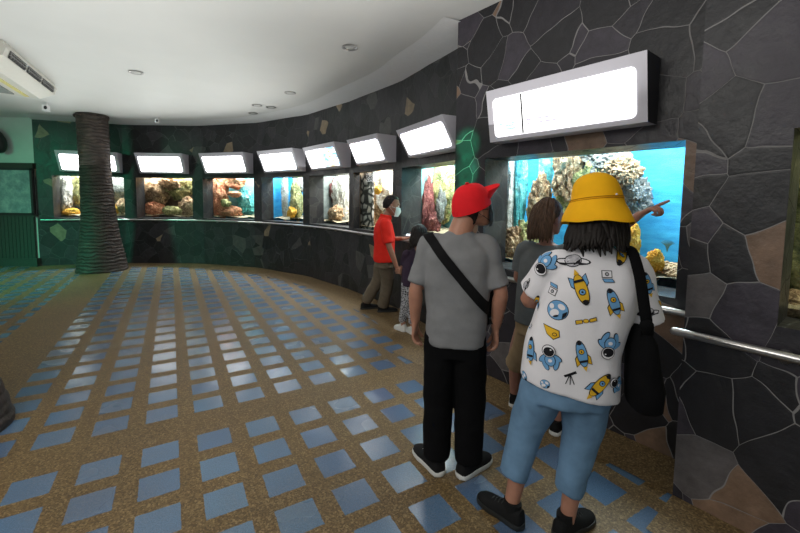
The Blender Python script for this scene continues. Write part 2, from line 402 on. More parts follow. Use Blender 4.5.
# left wall: dark beam, relief panel, ribbed wainscot
mb = MB(); mb.box((-10.5, 8.69, 2.21), 5.0, 0.08, 0.12); struct(mb.build('trim_4', plain('dark_wood_beam', (0.03, 0.028, 0.02), 0.6), smooth=False))
pr = empty('wall_panel', (-10.0, 8.70, 1.16), 0, 'grey stone relief panel under the dark beam on the pale left wall', 'panel')
mb = MB(); mb.box((0.95, -0.03, 0.49), 2.02, 0.05, 0.96)
pm = NT('relief_panel'); c = pm.coords(); nz = pm.noise(c, 6, 6, 0.7)
pm.base(pm.ramp(nz.outputs[0], [(0.3, (0.16, 0.21, 0.23)), (0.5, (0.26, 0.31, 0.33)), (0.7, (0.42, 0.46, 0.46))])); pm.rough(0.6); pm.bump(nz.outputs[0], 0.8, 0.05)
mb.build('panel', pm.mat, pr, smooth=False)
mb = MB()
for z in (0.0, 0.98): mb.box((0.95, -0.04, z), 2.08, 0.07, 0.05)
mb.box((1.97, -0.04, 0.49), 0.05, 0.07, 1.0)
mb.build('frame', MAT['dark'], pr, smooth=False)
mb = MB()
for i in range(56): mb.box((-12.6 + i * 0.082, 8.685, 0.57), 0.074, 0.05, 1.1)
mb.box((-10.4, 8.70, 1.13), 4.8, 0.09, 0.05); mb.box((-10.4, 8.68, 0.09), 4.8, 0.10, 0.18)
struct(mb.build('baseboard_left', plain('green_black_slats', (0.028, 0.045, 0.035), 0.55), smooth=False))
sp_o = empty('wall_speaker', (at(3, 141, 8.7).x, 8.70, at(3, 141, 8.7).z), 0, 'dark oval fitting mounted high on the pale left wall', 'speaker')
mb = MB(); mb.ell((0, -0.16, 0), 0.17, 0.15, 0.30, Matrix.Rotation(R(-25), 3, 'Y')); mb.build('shell', MAT['dark'], sp_o)
mb = MB(); tube(mb, [(0, 0, 0), (0, -.14, 0)], [.03, .03], sub=1); mb.build('bracket', MAT['dark'], sp_o)
mb = MB(); mb.ell((0.09, -0.29, -0.19), 0.05, 0.03, 0.05); mb.build('badge', MAT['steel'], sp_o)

# ------------------------------------------------------------------ tree-trunk pillars
def trunk_mat():
    m = NT('ringed_bark'); c = m.coords()
    wv = m.n('ShaderNodeTexWave', _bands_direction='Z'); wv.inputs['Scale'].default_value = 4.6; wv.inputs['Distortion'].default_value = 7; wv.inputs['Detail'].default_value = 4; m.l(c, wv.inputs['Vector'])
    nz = m.noise(c, 7, 6, 0.7)
    m.base(m.mix(0.5, m.ramp(nz.outputs[0], [(0.3, (0.018, 0.012, 0.009)), (0.55, (0.045, 0.030, 0.023)), (0.75, (0.10, 0.072, 0.056))]), m.ramp(wv.outputs[0], [(0, (0.5, 0.5, 0.5)), (1, (1.2, 1.2, 1.2))]), 'MULTIPLY'))
    m.rough(0.62); m.bump(m.math('ADD', m.math('MULTIPLY', wv.outputs[0], 0.6), nz.outputs[0]), 0.7, 0.03); return m.mat
MAT['trunk'] = trunk_mat()
def trunk(loc, lean, rads, label):
    o = empty('tree_pillar', loc, 0, label, 'pillar'); mb = MB(); rs = []
    for k in range(90):
        z = 3.245 * k / 89; t = k / 89
        r = spline([Vector((a, 0)) for a in rads], 89 // (len(rads) - 1) + 1)[min(k, 88)].x
        ring = []
        for i in range(40):
            a = 2 * PI * i / 40
            q = Vector((math.cos(a) * 1.3, math.sin(a) * 1.3, z * 1.2)) + Vector(loc)
            rr = r * (1 + 0.05 * noise.noise(q)) + 0.006 * math.sin(z * 60 + 2.5 * noise.noise(q * 1.2))
            ring.append(Vector((lean[0] * t + rr * math.cos(a), lean[1] * t + rr * math.sin(a), z)))
        rs.append(ring)
    mb.rings(rs); mb.build('trunk', MAT['trunk'], o)
    return o
tp = trunk((-6.33, 8.32, 0), (-0.07, 0, 0), [0.46, 0.37, 0.31, 0.285, 0.275, 0.27, 0.27], 'brown ringed tree trunk pillar flaring at its foot')
mb = MB()
for k in range(9):
    a = 0.3 + k * 0.7; mb.ell((-0.07 + 0.25 * math.cos(a), 0.25 * math.sin(a), 3.20), 0.06, 0.06, 0.045)
mb.build('ragged_top', MAT['trunk'], tp)
trunk((-3.10, 2.42, 0), (-0.25, 0.0, 0), [0.47, 0.36, 0.30, 0.29, 0.29, 0.29, 0.30], 'dark pillar foot at the left edge of the floor, mostly out of frame')

# ------------------------------------------------------------------ handrails
def rail(pts, z, label, nb):
    o = empty('handrail', (*pts[0], z), 0, label, 'handrail', 'steel handrails along the walls')
    b = Vector((*pts[0], z)); mb = MB()
    P = [V3(p, z) - b for p in pts]; tube(mb, P, [.021] * len(P), 12, 1); mb.build('rail', MAT['steel'], o)
    for k in range(nb):
        i = min(len(P) - 2, int((k + .5) * (len(P) - 1) / nb)); fr = (k + .5) * (len(P) - 1) / nb - i
        p = P[i].lerp(P[i + 1], fr); t = (P[i + 1] - P[i]).normalized(); n = Vector((-t.y, t.x, 0))
        mb = MB(); tube(mb, [p - Vector((0, 0, .015)), p + n * .03 - Vector((0, 0, .03)), p + n * .062 - Vector((0, 0, .02))], [.011, .011, .011]); mb.ell(p + n * .066 - Vector((0, 0, .02)), .032, .032, .032)
        mb.build('bracket', MAT['steel'], o)
    return o
i0 = 2
rail(offset_poly([curve[i] for i in range(i0, len(curve) - 16, 3)], 0.075), 1.03, 'long curved steel handrail along the dark wall below the row of small tanks', 14)
rail([mp_(0.02, .075), mp_(1.0, .075), mp_(tEnd - 0.10, .075)], 0.935, 'short steel handrail under the big blue tank behind the visitors', 3)
rail([np_(-0.02, .07), np_(1.2, .07), np_(3.0, .07)], 0.92, 'thick steel handrail on the nearest wall section at the right edge', 3)

# ------------------------------------------------------------------ tanks
def rock_mat(name, stops, scale=7, rough=0.8):
    m = NT(name); c = m.coords(); nz = m.noise(c, scale, 5, 0.65); n2 = m.noise(c, scale * 4, 4, 0.7)
    m.base(m.ramp(m.math('ADD', m.math('MULTIPLY', nz.outputs[0], 0.65), m.math('MULTIPLY', n2.outputs[0], 0.35)), stops)); m.rough(rough)
    m.bump(m.math('ADD', nz.outputs[0], n2.outputs[0]), 0.9, 0.03); return m.mat
RK = {
 'brown': rock_mat('brown_coral', [(0.3, (0.07, 0.04, 0.025)), (0.45, (0.26, 0.15, 0.075)), (0.55, (0.50, 0.33, 0.18)), (0.68, (0.75, 0.58, 0.38))]),
 'orange': rock_mat('orange_coral', [(0.3, (0.16, 0.05, 0.03)), (0.45, (0.45, 0.15, 0.07)), (0.57, (0.70, 0.30, 0.16)), (0.7, (0.85, 0.55, 0.36))]),
 'olive': rock_mat('olive_coral', [(0.3, (0.05, 0.06, 0.025)), (0.45, (0.22, 0.22, 0.08)), (0.57, (0.45, 0.40, 0.16)), (0.7, (0.75, 0.70, 0.42))]),
 'yellow': rock_mat('yellow_coral', [(0.3, (0.55, 0.20, 0.012)), (0.5, (0.90, 0.44, 0.03)), (0.65, (0.98, 0.68, 0.16))], 16),
 'pale': rock_mat('pale_coral', [(0.3, (0.20, 0.18, 0.14)), (0.45, (0.50, 0.47, 0.40)), (0.6, (0.80, 0.78, 0.72))]),
 'teal': rock_mat('teal_coral', [(0.3, (0.03, 0.17, 0.20)), (0.5, (0.08, 0.42, 0.42)), (0.65, (0.38, 0.70, 0.66)), (0.75, (0.8, 0.85, 0.85))], 5),
 'maroon': rock_mat('maroon_coral', [(0.35, (0.05, 0.012, 0.012)), (0.52, (0.20, 0.05, 0.045)), (0.68, (0.42, 0.20, 0.16))]),
 'grey': rock_mat('grey_rock', [(0.3, (0.05, 0.05, 0.045)), (0.5, (0.16, 0.16, 0.145)), (0.7, (0.36, 0.36, 0.33))]),
}
RNAME = {'brown': 'brown knobbly coral rock', 'orange': 'orange red coral rock', 'olive': 'olive green coral rock', 'yellow': 'bright yellow coral', 'pale': 'pale cream coral rock', 'teal': 'teal and white coral column', 'maroon': 'dark maroon coral rock', 'grey': 'dark grey rock'}
MAT['sand'] = rock_mat('coral_sand', [(0.3, (0.45, 0.34, 0.18)), (0.6, (0.75, 0.62, 0.42))], 30)
def rock_mesh(seed, sx, sy, sz, rough=0.35, sub=4):
    bm = bmesh.new(); bmesh.ops.create_icosphere(bm, subdivisions=sub, radius=1.0)
    o = Vector((seed * 3.17, seed * 1.3, seed * 0.7))
    for v in bm.verts:
        p = v.co.copy()
        d = 1 + rough * noise.noise(p * 1.3 + o) + rough * 0.6 * abs(noise.noise(p * 3.1 + o)) + rough * 0.45 * noise.noise(p * 6.5 + o) + rough * .25 * noise.noise(p * 13 + o)
        q = p * d; v.co = Vector((q.x * sx, q.y * sy, q.z * sz))
    me = bpy.data.meshes.new('coral_rock'); bm.to_mesh(me); bm.free(); return me
back_cache = {}
def backmat(name, c1, c2, scale=5, sx=1.0):
    m = NT(name); c = m.coords(); mp = m.n('ShaderNodeMapping'); mp.inputs['Scale'].default_value = (1, 1, sx); m.l(c, mp.inputs[0])
    nz = m.noise(mp.outputs[0], scale, 4)
    m.base(m.ramp(nz.outputs[0], [(0.3, c1), (0.7, c2)])); m.rough(0.7); m.bump(nz.outputs[0], 0.3, 0.02); return m.mat
def tank(idx, where, back, depth, rocks, power, tint=(1, 1, 1), exL=0.12, exR=0.12):
    pL, pR, n, d, z0, z1, rec = openings[idx]
    Wd = (pR - pL).length
    mid = (pL + pR) / 2
    rz = math.atan2(d.y, d.x)                              # local x along the wall, y into the tank
    o = empty('aquarium_tank', (mid.x, mid.y, z0), rz, where, 'aquarium', 'aquarium tanks set in the walls')
    h = z1 - z0; x0, x1 = -Wd / 2, Wd / 2
    mb = MB(); mb.box((0, rec + 0.012, h / 2), Wd + .02, 0.02, h + .02); mb.build('glass_pane', MAT['glass'], o, smooth=False)
    y0, y1 = rec + 0.03, rec + depth
    mb = MB()
    X0, X1, Z0, Z1 = x0 - exL, x1 + exR, -0.06, h + 0.28
    mb.quad((X0, y1, Z0), (X1, y1, Z0), (X1, y1, Z1), (X0, y1, Z1)); mb.quad((X0, y0, Z0), (X0, y1, Z0), (X0, y1, Z1), (X0, y0, Z1))
    mb.quad((X1, y1, Z0), (X1, y0, Z0), (X1, y0, Z1), (X1, y1, Z1)); mb.quad((X0, y0, Z1), (X0, y1, Z1), (X1, y1, Z1), (X1, y0, Z1))
    mb.quad((X0, y0, Z0), (X1, y0, Z0), (X1, y1, Z0), (X0, y1, Z0))
    mb.quad((X0, y0, h), (X1, y0, h), (X1, y0, Z1), (X0, y0, Z1))
    mb.build('backdrop', back, o, smooth=False)
    mb = MB(); N = 14; g = []
    for j in range(6):
        for i in range(N):
            x = X0 + (X1 - X0) * i / (N - 1); y = y0 + (y1 - y0) * j / 5
            g.append((x, y, 0.015 + 0.05 * (noise.noise(Vector((x * 4, y * 4, idx * 9))) + 0.5) + 0.05 * j / 5))
    mb.add(g, [(j * N + i, j * N + i + 1, (j + 1) * N + i + 1, (j + 1) * N + i) for j in range(5) for i in range(N - 1)])
    mb.build('gravel_bed', MAT['sand'], o)
    L = lamp('tank_lamp', 'AREA', (0, 0, 0), power, tint, None, (X1 - X0) * 0.9, depth * 0.55)
    L.parent = o; L.location = ((X0 + X1) / 2, rec + depth * 0.42, h + 0.25)
    M = Matrix.Translation((mid.x, mid.y, z0)) @ Matrix.Rotation(rz, 4, 'Z')
    MI = M.inverted()
    for k, (kind, u, v, y, sx, sy, sz, rg, lab) in enumerate(rocks):
        y += rec + .05                                     # place along the sight line, at depth y behind the glass
        r0, rd = MI @ Vector((0, 0, EYE)), MI.to_3x3() @ ray(u, v); pt = r0 + rd * ((y - r0.y) / rd.y)
        me = rock_mesh(idx * 31 + k * 1.7 + 1, sx, sy, sz, rg, 5 if idx == 7 else 4)
        r = link('coral' if kind == 'yellow' else ('coral_rock' if kind != 'grey' else 'rock'), me, RK[kind])
        r.matrix_world = M @ Matrix.Translation(pt)
        tag(r, lab, 'coral' if kind != 'grey' else 'rock', 'corals and rocks in the ' + ['leftmost tank', 'second tank', 'third tank', 'fourth tank', 'fifth tank', 'sixth tank', 'corner tank', 'big tank', 'right edge tank'][idx])
    return o, M
dk = backmat('grey_backdrop', (0.10, 0.12, 0.11), (0.30, 0.33, 0.31))
bl = backmat('blue_backdrop', (0.012, 0.20, 0.40), (0.04, 0.34, 0.56), 5, 3)
br = backmat('brown_backdrop', (0.10, 0.07, 0.05), (0.32, 0.22, 0.14))
tl = backmat('teal_backdrop', (0.10, 0.28, 0.28), (0.22, 0.42, 0.40))
PW = 75
tank(0, 'small lit tank half hidden behind the tree trunk pillar', dk, 0.6, [
    ('pale', 66, 192, .22, .14, .16, .42, .35, 'pale coral mound at left of the pillar in the leftmost tank'),
    ('yellow', 72, 212, .12, .16, .10, .09, .3, 'yellow coral low in the leftmost tank'),
    ('olive', 80, 190, .35, .2, .14, .4, .4, 'olive coral behind the pillar in the leftmost tank'),
    ('yellow', 115, 209, .12, .12, .10, .11, .3, 'small yellow coral at right of the pillar in the leftmost tank'),
    ('brown', 122, 206, .10, .11, .09, .17, .3, 'brown block of coral at the right end of the leftmost tank'),
    ('grey', 112, 188, .40, .45, .12, .32, .4, 'dark grey rock at the back of the leftmost tank')], PW)
tank(1, 'small lit tank of brown and green coral just right of the pillar', br, 0.6, [
    ('brown', 158, 192, .32, .34, .2, .30, .45, 'tall brown coral rock filling the left of the tank right of the pillar'),
    ('olive', 182, 186, .36, .34, .2, .28, .45, 'upper olive coral rock at right in the tank right of the pillar'),
    ('olive', 172, 211, .10, .22, .10, .12, .25, 'round green coral low in the tank right of the pillar'),
    ('orange', 154, 209, .16, .2, .12, .17, .4, 'orange coral at lower left in the tank right of the pillar'),
    ('brown', 170, 183, .22, .26, .14, .14, .5, 'brown shelf coral across the top of the tank right of the pillar'),
    ('brown', 188, 207, .16, .2, .12, .22, .4, 'brown coral at lower right in the tank right of the pillar')], PW)
tank(2, 'small lit tank with red orange coral, third from the left', tl, 0.6, [
    ('orange', 219, 196, .2, .24, .18, .5, .45, 'tall orange red coral at left in the third tank'),
    ('orange', 234, 182, .3, .30, .14, .14, .5, 'upper orange red coral ledge in the third tank'),
    ('orange', 232, 212, .14, .28, .12, .12, .4, 'low orange coral at centre of the third tank'),
    ('olive', 226, 203, .06, .12, .08, .10, .35, 'yellow green coral knob at centre of the third tank'),
    ('orange', 235, 194, .16, .18, .10, .07, .35, 'small orange shelf coral in the third tank'),
    ('teal', 246, 202, .35, .24, .12, .30, .5, 'dim teal coral at right in the third tank')], PW)
tank(3, 'small lit tank with a bright blue left edge and white column, fourth from the left', bl, 0.6, [
    ('pale', 285, 197, .18, .07, .08, .52, .25, 'white coral column in the fourth tank'),
    ('olive', 296, 200, .20, .15, .12, .42, .5, 'yellow green coral at right in the fourth tank'),
    ('yellow', 292, 212, .08, .12, .07, .12, .4, 'golden coral low in the fourth tank'),
    ('grey', 299, 184, .32, .16, .10, .2, .4, 'dark rock at upper right in the fourth tank')], PW)
tank(4, 'small lit tank full of brown coral, fifth from the left', dk, 0.6, [
    ('brown', 327, 200, .2, .13, .16, .55, .5, 'tall brown coral stack at left in the fifth tank'),
    ('pale', 342, 196, .3, .22, .14, .5, .5, 'pale coral wall at right in the fifth tank'),
    ('brown', 336, 214, .12, .22, .10, .16, .45, 'brown coral mound low in the fifth tank'),
    ('maroon', 334, 192, .22, .08, .08, .25, .5, 'dark red coral branch at centre of the fifth tank')], PW)
t6, _ = tank(5, 'small lit tank of pink brown coral with a yellow blob, behind the man in red', br, 0.6, [
    ('brown', 376, 206, .3, .26, .18, .55, .55, 'pink brown coral bank in the tank behind the man in red'),
    ('pale', 386, 190, .3, .18, .16, .35, .5, 'pink cream coral at right in the tank behind the man in red'),
    ('yellow', 378, 190, .04, .075, .05, .075, .25, 'round yellow coral at centre of the tank behind the man in red')], PW)
tank(6, 'lit tank with dark maroon and pale green coral beside the protruding wall corner', tl, 0.45, [
    ('maroon', 428, 208, .12, .07, .10, .40, .6, 'tall maroon coral branch in the tank beside the wall corner'),
    ('olive', 444, 190, .30, .26, .10, .42, .5, 'pale green coral wall in the tank beside the wall corner'),
    ('maroon', 434, 224, .10, .16, .08, .14, .5, 'low maroon coral in the tank beside the wall corner'),
    ('grey', 441, 205, .12, .06, .06, .20, .5, 'dark slanting rock in the tank beside the wall corner'),
    ('pale', 428, 178, .28, .12, .10, .2, .5, 'cream coral at upper left in the tank beside the wall corner')], PW, exR=.01)
t8, M8 = tank(7, 'large bright blue tank with coral the woman in the yellow hat faces', bl, 0.75, [
    ('pale', 511, 195, .16, .035, .06, .50, .22, 'thin white coral column at the left edge of the big tank'),
    ('teal', 520, 190, .22, .055, .07, .60, .25, 'teal white coral column at left in the big tank'),
    ('brown', 517, 244, .12, .10, .10, .14, .5, 'brown coral mound at lower left of the big tank'),
    ('brown', 539, 205, .30, .09, .09, .24, .5, 'upright brown coral between the teal columns of the big tank'),
    ('teal', 546, 165, .42, .06, .07, .30, .25, 'second teal coral column behind the brown coral of the big tank'),
    ('olive', 529, 238, .18, .10, .10, .16, .5, 'tan coral below the teal column of the big tank'),
    ('brown', 568, 170, .36, .13, .12, .28, .5, 'tall brown coral wall left of the yellow hat in the big tank'),
    ('grey', 600, 160, .45, .18, .12, .16, .5, 'dark grey rock above the yellow hat in the big tank'),
    ('brown', 622, 172, .34, .12, .12, .12, .5, 'brown coral ledge right of the yellow hat in the big tank'),
    ('grey', 634, 196, .45, .10, .10, .16, .5, 'dark rock behind the coral ledge in the big tank'),
    ('pale', 581, 153, .22, .05, .05, .03, .4, 'small white coral along the top of the big tank'),
    ('olive', 590, 200, .42, .25, .12, .30, .5, 'olive rock mostly behind the yellow hat in the big tank'),
    ('yellow', 631, 243, .10, .06, .06, .15, .35, 'tall golden coral beside the pointing arm in the big tank'),
    ('yellow', 655, 261, .06, .055, .05, .075, .35, 'round golden coral at lower right of the big tank'),
    ('brown', 670, 268, .18, .10, .10, .05, .4, 'sandy brown rock right of the golden coral in the big tank'),
    ('brown', 678, 274, .06, .06, .05, .035, .4, 'tan rock on the sand in the right corner of the big tank'),
    ('brown', 640, 275, .10, .10, .08, .045, .4, 'small brown rock between the golden corals of the big tank')], 95, (0.92, 1.0, 1.0), exL=.60, exR=.05)
pb = NT('pebbled_panel'); c = pb.coords(); vo = pb.n('ShaderNodeTexVoronoi', _feature='DISTANCE_TO_EDGE'); vo.inputs['Scale'].default_value = 7; pb.l(c, vo.inputs[0])
pb.base(pb.ramp(vo.outputs[0], [(0.0, (0.02, 0.02, 0.018)), (0.10, (0.05, 0.05, 0.045)), (0.16, (0.42, 0.40, 0.36)), (0.4, (0.62, 0.60, 0.55))])); pb.rough(.7); pb.bump(vo.outputs[0], .8, .05)
_pL, _pR, _n, _d, _z0, _z1, _r = openings[5]; _w = (_pR - _pL).length
mb = MB(); mb.box((-_w * .43, _r + .10, (_z1 - _z0) / 2), _w * .34, .03, _z1 - _z0 + .04); mb.build('pebble_panel', pb.mat, t6, smooth=False)
# a little dark sea fan on the sand
mb = MB(); rnd = random.Random(4)
for k in range(15):
    a = -1.2 + 2.4 * k / 14
    tube(mb, [(0, 0, 0), (math.sin(a) * .03, 0, .09 + .01 * math.cos(a)), (math.sin(a) * .10, .01 * rnd.random(), .12 + .07 * math.cos(a))], [.005, .004, .003], 6, 3)
sf = tag(mb.build('sea_fan', plain('sea_fan_green', (0.04, 0.10, 0.09), 0.7)), 'small dark green sea fan on the sand of the big tank', 'coral')
r0, rd = M8.inverted() @ Vector((0, 0, EYE)), M8.inverted().to_3x3() @ ray(667, 252); pt = r0 + rd * ((.33 + .45 - r0.y) / rd.y)
sf.matrix_world = M8 @ Matrix.Translation(pt) @ Matrix.Scale(.5, 4)
tank(8, 'dim green tank cut off by the right edge', backmat('mossy_backdrop', (0.05, 0.06, 0.03), (0.18, 0.18, 0.09)), 0.6, [
    ('brown', 797, 305, .12, .10, .08, .06, .5, 'tan rock at the foot of the tank on the right edge'),
    ('olive', 803, 220, .30, .14, .12, .35, .5, 'mossy rock wall in the tank on the right edge')], 12, (1, 0.95, 0.7), exR=.05)

# ------------------------------------------------------------------ light boxes over the tanks
def sign_mat(name, seed, colour, power=7.0):
    m = NT(name); c = m.coords('Generated'); nz = m.noise(c, 3.2 + seed * .3, 3); sepn = m.n('ShaderNodeSeparateXYZ'); m.l(c, sepn.inputs[0])
    pic = m.ramp(nz.outputs[0], [(0.38, (0.03, 0.13, 0.22)), (0.46, (0.10, 0.19, 0.22)), (0.52, (.6, .6, .6)), (0.60, (0.22, 0.15, 0.05))])
    f = m.math('MULTIPLY', m.math('GREATER_THAN', sepn.outputs[0], 0.55), colour)
    col = m.mix(f, (1.0, 1.0, 1.0), pic)
    m.base((0.7, 0.7, 0.7)); m.l(col, m.b.inputs['Emission Color']); m.b.inputs['Emission Strength'].default_value = power; m.rough(0.25)
    return m.mat
def rounded(w_, h_, r, n=5):
    pts = []
    for cx_, cy_, a0 in ((w_ / 2 - r, h_ / 2 - r, 0), (-w_ / 2 + r, h_ / 2 - r, 90), (-w_ / 2 + r, -h_ / 2 + r, 180), (w_ / 2 - r, -h_ / 2 + r, 270)):
        for k in range(n + 1): a = R(a0 + 90 * k / n); pts.append((cx_ + r * math.cos(a), cy_ + r * math.sin(a)))
    return pts
def light_box(pL, pR, z0, z1, dt, db, label, seed, colour, side=None):
    d = (pR - pL).normalized(); Wd = (pR - pL).length; mid = (pL + pR) / 2
    o = empty('light_box', (mid.x, mid.y, z0), math.atan2(d.y, d.x), label, 'light box', 'light boxes over the tanks')
    h = z1 - z0; x = Wd / 2; mb = MB()                 # local y into the wall
    fT, fB = -dt, -db
    A_ = [(-x, fB, 0), (x, fB, 0), (x, fT, h), (-x, fT, h)]; B_ = [(-x, -.005, 0), (x, -.005, 0), (x, -.005, h), (-x, -.005, h)]
    mb.add(A_ + B_, [(0, 1, 2, 3), (5, 4, 7, 6), (4, 5, 1, 0), (3, 2, 6, 7)]); mb.add([A_[0], A_[3], B_[3], B_[0]], [(0, 1, 2, 3)], 1 if side else 0); mb.add([A_[1], B_[1], B_[2], A_[2]], [(0, 1, 2, 3)], 1 if side else 0)
    mb.build('housing', [MAT['housing'], side or MAT['housing']], o, smooth=False)
    up = (Vector((0, fT, h)) - Vector((0, fB, 0))); H_ = up.length; up.normalize(); nn = Vector((1, 0, 0)).cross(up)   # out
    c = Vector((0, (fT + fB) / 2, h / 2)) + nn * .004
    P = rounded(Wd * 0.90, H_ * 0.74, .035)
    c = c - up * (H_ * 0.05)
    mb = MB(); mb.add([c + Vector((a, 0, 0)) + up * b for a, b in P], [tuple(range(len(P)))]); mb.add([c + Vector((a * 1.012, 0, 0)) + up * b * 1.02 - nn * .003 for a, b in P], [tuple(range(len(P)))])
    mb.f.pop(); mb.m.pop()
    mb.build('panel', sign_mat('backlit_panel_%d' % seed, seed, colour, 2.0 if seed == 8 else 7.0), o, smooth=False, fixn=False)
    return o, c, up, nn, Wd, H_
bu = [(65, 124), (145, 190), (211, 254), (271, 306), (319, 351), (365, 396), (419, 468)]
blab = ['white light box partly hidden by the tree trunk pillar', 'plain white light box just right of the pillar', 'plain white light box, third from the left', 'white light box with a little blue at its right end, fourth from the left', 'light box with blue and orange picture, fifth from the left', 'tilted light box above the man in red', 'light box touching the protruding wall corner']
for k, ((uL, uR), lab) in enumerate(zip(bu, blab)):
    _, a = on_curve(uL); _, b = on_curve(uR)
    light_box(a, b, 2.11, [2.55, 2.55, 2.55, 2.54, 2.51, 2.48, 2.43][k], 0.34, 0.16, lab, k, [0, 0, 0, .7, 1, .35, .35][k])
o8, c8, up8, n8, W8, H8 = light_box(mp_(0.53), mp_(1.71), 2.06, 2.46, 0.21, 0.14, 'largest light box above the big blue tank', 8, 0, MAT['housing_shaded'])
mb = MB(); ink = plain('sign_ink', (0.45, 0.45, 0.5), 0.6); 
def sq(mbx, x0, x1, y0, y1, mi=0, lift=.003):
    mbx.add([c8 + Vector((x, 0, 0)) + up8 * y + n8 * lift for x, y in ((x0, y0), (x1, y0), (x1, y1), (x0, y1))], [(0, 1, 2, 3)], mi)
sq(mb, -.272, -.258, -.145, .145)
mb.build('divider', MAT['dark'], o8, smooth=False, fixn=False)
mb = MB()
rnd = random.Random(2)
for r_ in range(6):
    x = -.235
    while x < .02:
        w_ = rnd.uniform(.03, .07); sq(mb, x, min(x + w_, .05), .062 - r_ * .030, .074 - r_ * .030); x += w_ + .016
mb.build('printed_text', emis('faint_print', (0.55, 0.50, 0.70), 0.8), o8, smooth=False, fixn=False)
mb = MB()
for k in range(7): sq(mb, -.50 + .015 * k, -.42 + .015 * k, .04 - .024 * k, .056 - .024 * k)
sq(mb, -.47, -.39, .06, .085); sq(mb, -.49, -.35, -.02, -.005); sq(mb, -.48, -.33, -.06, -.045)
mb.build('printed_picture', emis('faint_cyan_print', (0.45, 0.85, 0.95), 0.85), o8, smooth=False, fixn=False)

# ------------------------------------------------------------------ ceiling fittings
def downlight(u, v, label):
    p = at_z(u, v, CEIL); o = empty('downlight', (p.x, p.y, CEIL), 0, label, 'ceiling light', 'downlights in the ceiling')
    mb = MB(); n = 24
    prof = [(0.055, 0.0), (0.088, -.004), (0.092, -.012), (0.082, -.016), (0.066, -.010), (0.06, -.003)]
    mb.rings([[Vector((r * math.cos(2 * PI * i / n), r * math.sin(2 * PI * i / n), z)) for i in range(n)] for r, z in prof], cap=False); mb.build('ring', MAT['steel'], o)
    mb = MB(); mb.ell((0, 0, -.004), .056, .056, .014); mb.build('lens', plain('frosted_lens', (0.5, 0.5, 0.48), .3), o)
for u, v, l in [(350, 47, 'nearest round downlight in the white ceiling'), (136, 72, 'round downlight in the ceiling left of the middle, above the tree pillar side'), (290, 92.5, 'middle downlight of the row along the curved wall'), (257, 105, 'far downlight, upper one of a close pair'), (271, 107, 'far downlight, right one of a close pair'), (253, 113, 'farthest downlight close to the curved wall')]:
    downlight(u, v, l)
def camera_fit(u, v, name, label, s=1.0):
    p = at_z(u, v, CEIL); o = empty(name, (p.x, p.y, CEIL), 0, label, 'camera')
    mb = MB(); tube(mb, [(0, 0, 0), (0, 0, -.07 * s)], [.018 * s, .018 * s], sub=1); mb.build('mount', MAT['white'], o)
    mb = MB(); mb.box((0, -.02 * s, -.13 * s), .10 * s, .20 * s, .13 * s, R(25)); mb.build('housing', MAT['white'], o, smooth=False)
    mb = MB(); mb.ell((.055 * s, -.10 * s, -.13 * s), .035 * s, .03 * s, .045 * s); mb.build('lens', MAT['dark'], o)
camera_fit(46.5, 103, 'security_camera', 'small white camera hanging from the ceiling at far left', .75)
camera_fit(157, 117.5, 'security_camera', 'tiny camera near the wall edge of the ceiling right of the tree pillar', .6)
# ceiling air conditioner
a_, b_ = Vector((-4.30, 4.42)), Vector((-5.22, 6.12))
dv = (b_ - a_).normalized(); o = empty('air_conditioner', (*a_, CEIL), math.atan2(dv.y, dv.x), 'white ceiling air conditioner with dark louvre slots at the top left corner', 'air conditioner')
Ln = (b_ - a_).length
# local x along the unit, local y to the left of travel (away from the hall)
mb = MB(); prof = [(0.02, -.005), (0.0, -.08), (0.03, -.16), (0.20, -.24), (0.85, -.20), (0.88, -.005)]
mb.add([(0, y, z) for y, z in prof] + [(Ln, y, z) for y, z in prof], [tuple(range(6)), tuple(range(11, 5, -1))] + [(i, (i + 1) % 6, 6 + (i + 1) % 6, 6 + i) for i in range(6)])
mb.build('casing', plain('ivory_casing', (0.62, 0.60, 0.54), .4, var=.03), o, smooth=False)
mb = MB()
for k in range(3):
    x0 = .12 + k * (Ln - .2) / 3; x1 = x0 + (Ln - .2) / 3 - .06
    mb.add([(x0, -.004, -.075), (x1, -.004, -.075), (x1, .022, -.155), (x0, .022, -.155)], [(0, 1, 2, 3)])
mb.build('outlet', MAT['dark'], o, smooth=False)
for k in range(3):
    mb = MB(); x0 = .12 + k * (Ln - .2) / 3; x1 = x0 + (Ln - .2) / 3 - .06
    for z in (0, .025): mb.box(((x0 + x1) / 2, -.004 + z * .3, -.098 - z), x1 - x0, .014, .005)
    for q in range(7): mb.box((x0 + (x1 - x0) * (q + .5) / 7, 0.003, -.115), .005, .014, .07)
    mb.build('louvre', MAT['steel'], o, smooth=False)
mb = MB(); mb.box((Ln / 2, .33, -.238), Ln * .92, .05, .012); mb.build('stripe', plain('yellowed_strip', (0.62, 0.55, 0.20), .5), o, smooth=False)
mb = MB(); mb.box((Ln / 2, .62, -.222), Ln * .86, .34, .02, mat=Matrix.Rotation(R(3.5), 3, 'X')); mb.build('intake_grille', plain('grille_grey', (0.18, 0.20, 0.19), .5), o, smooth=False)

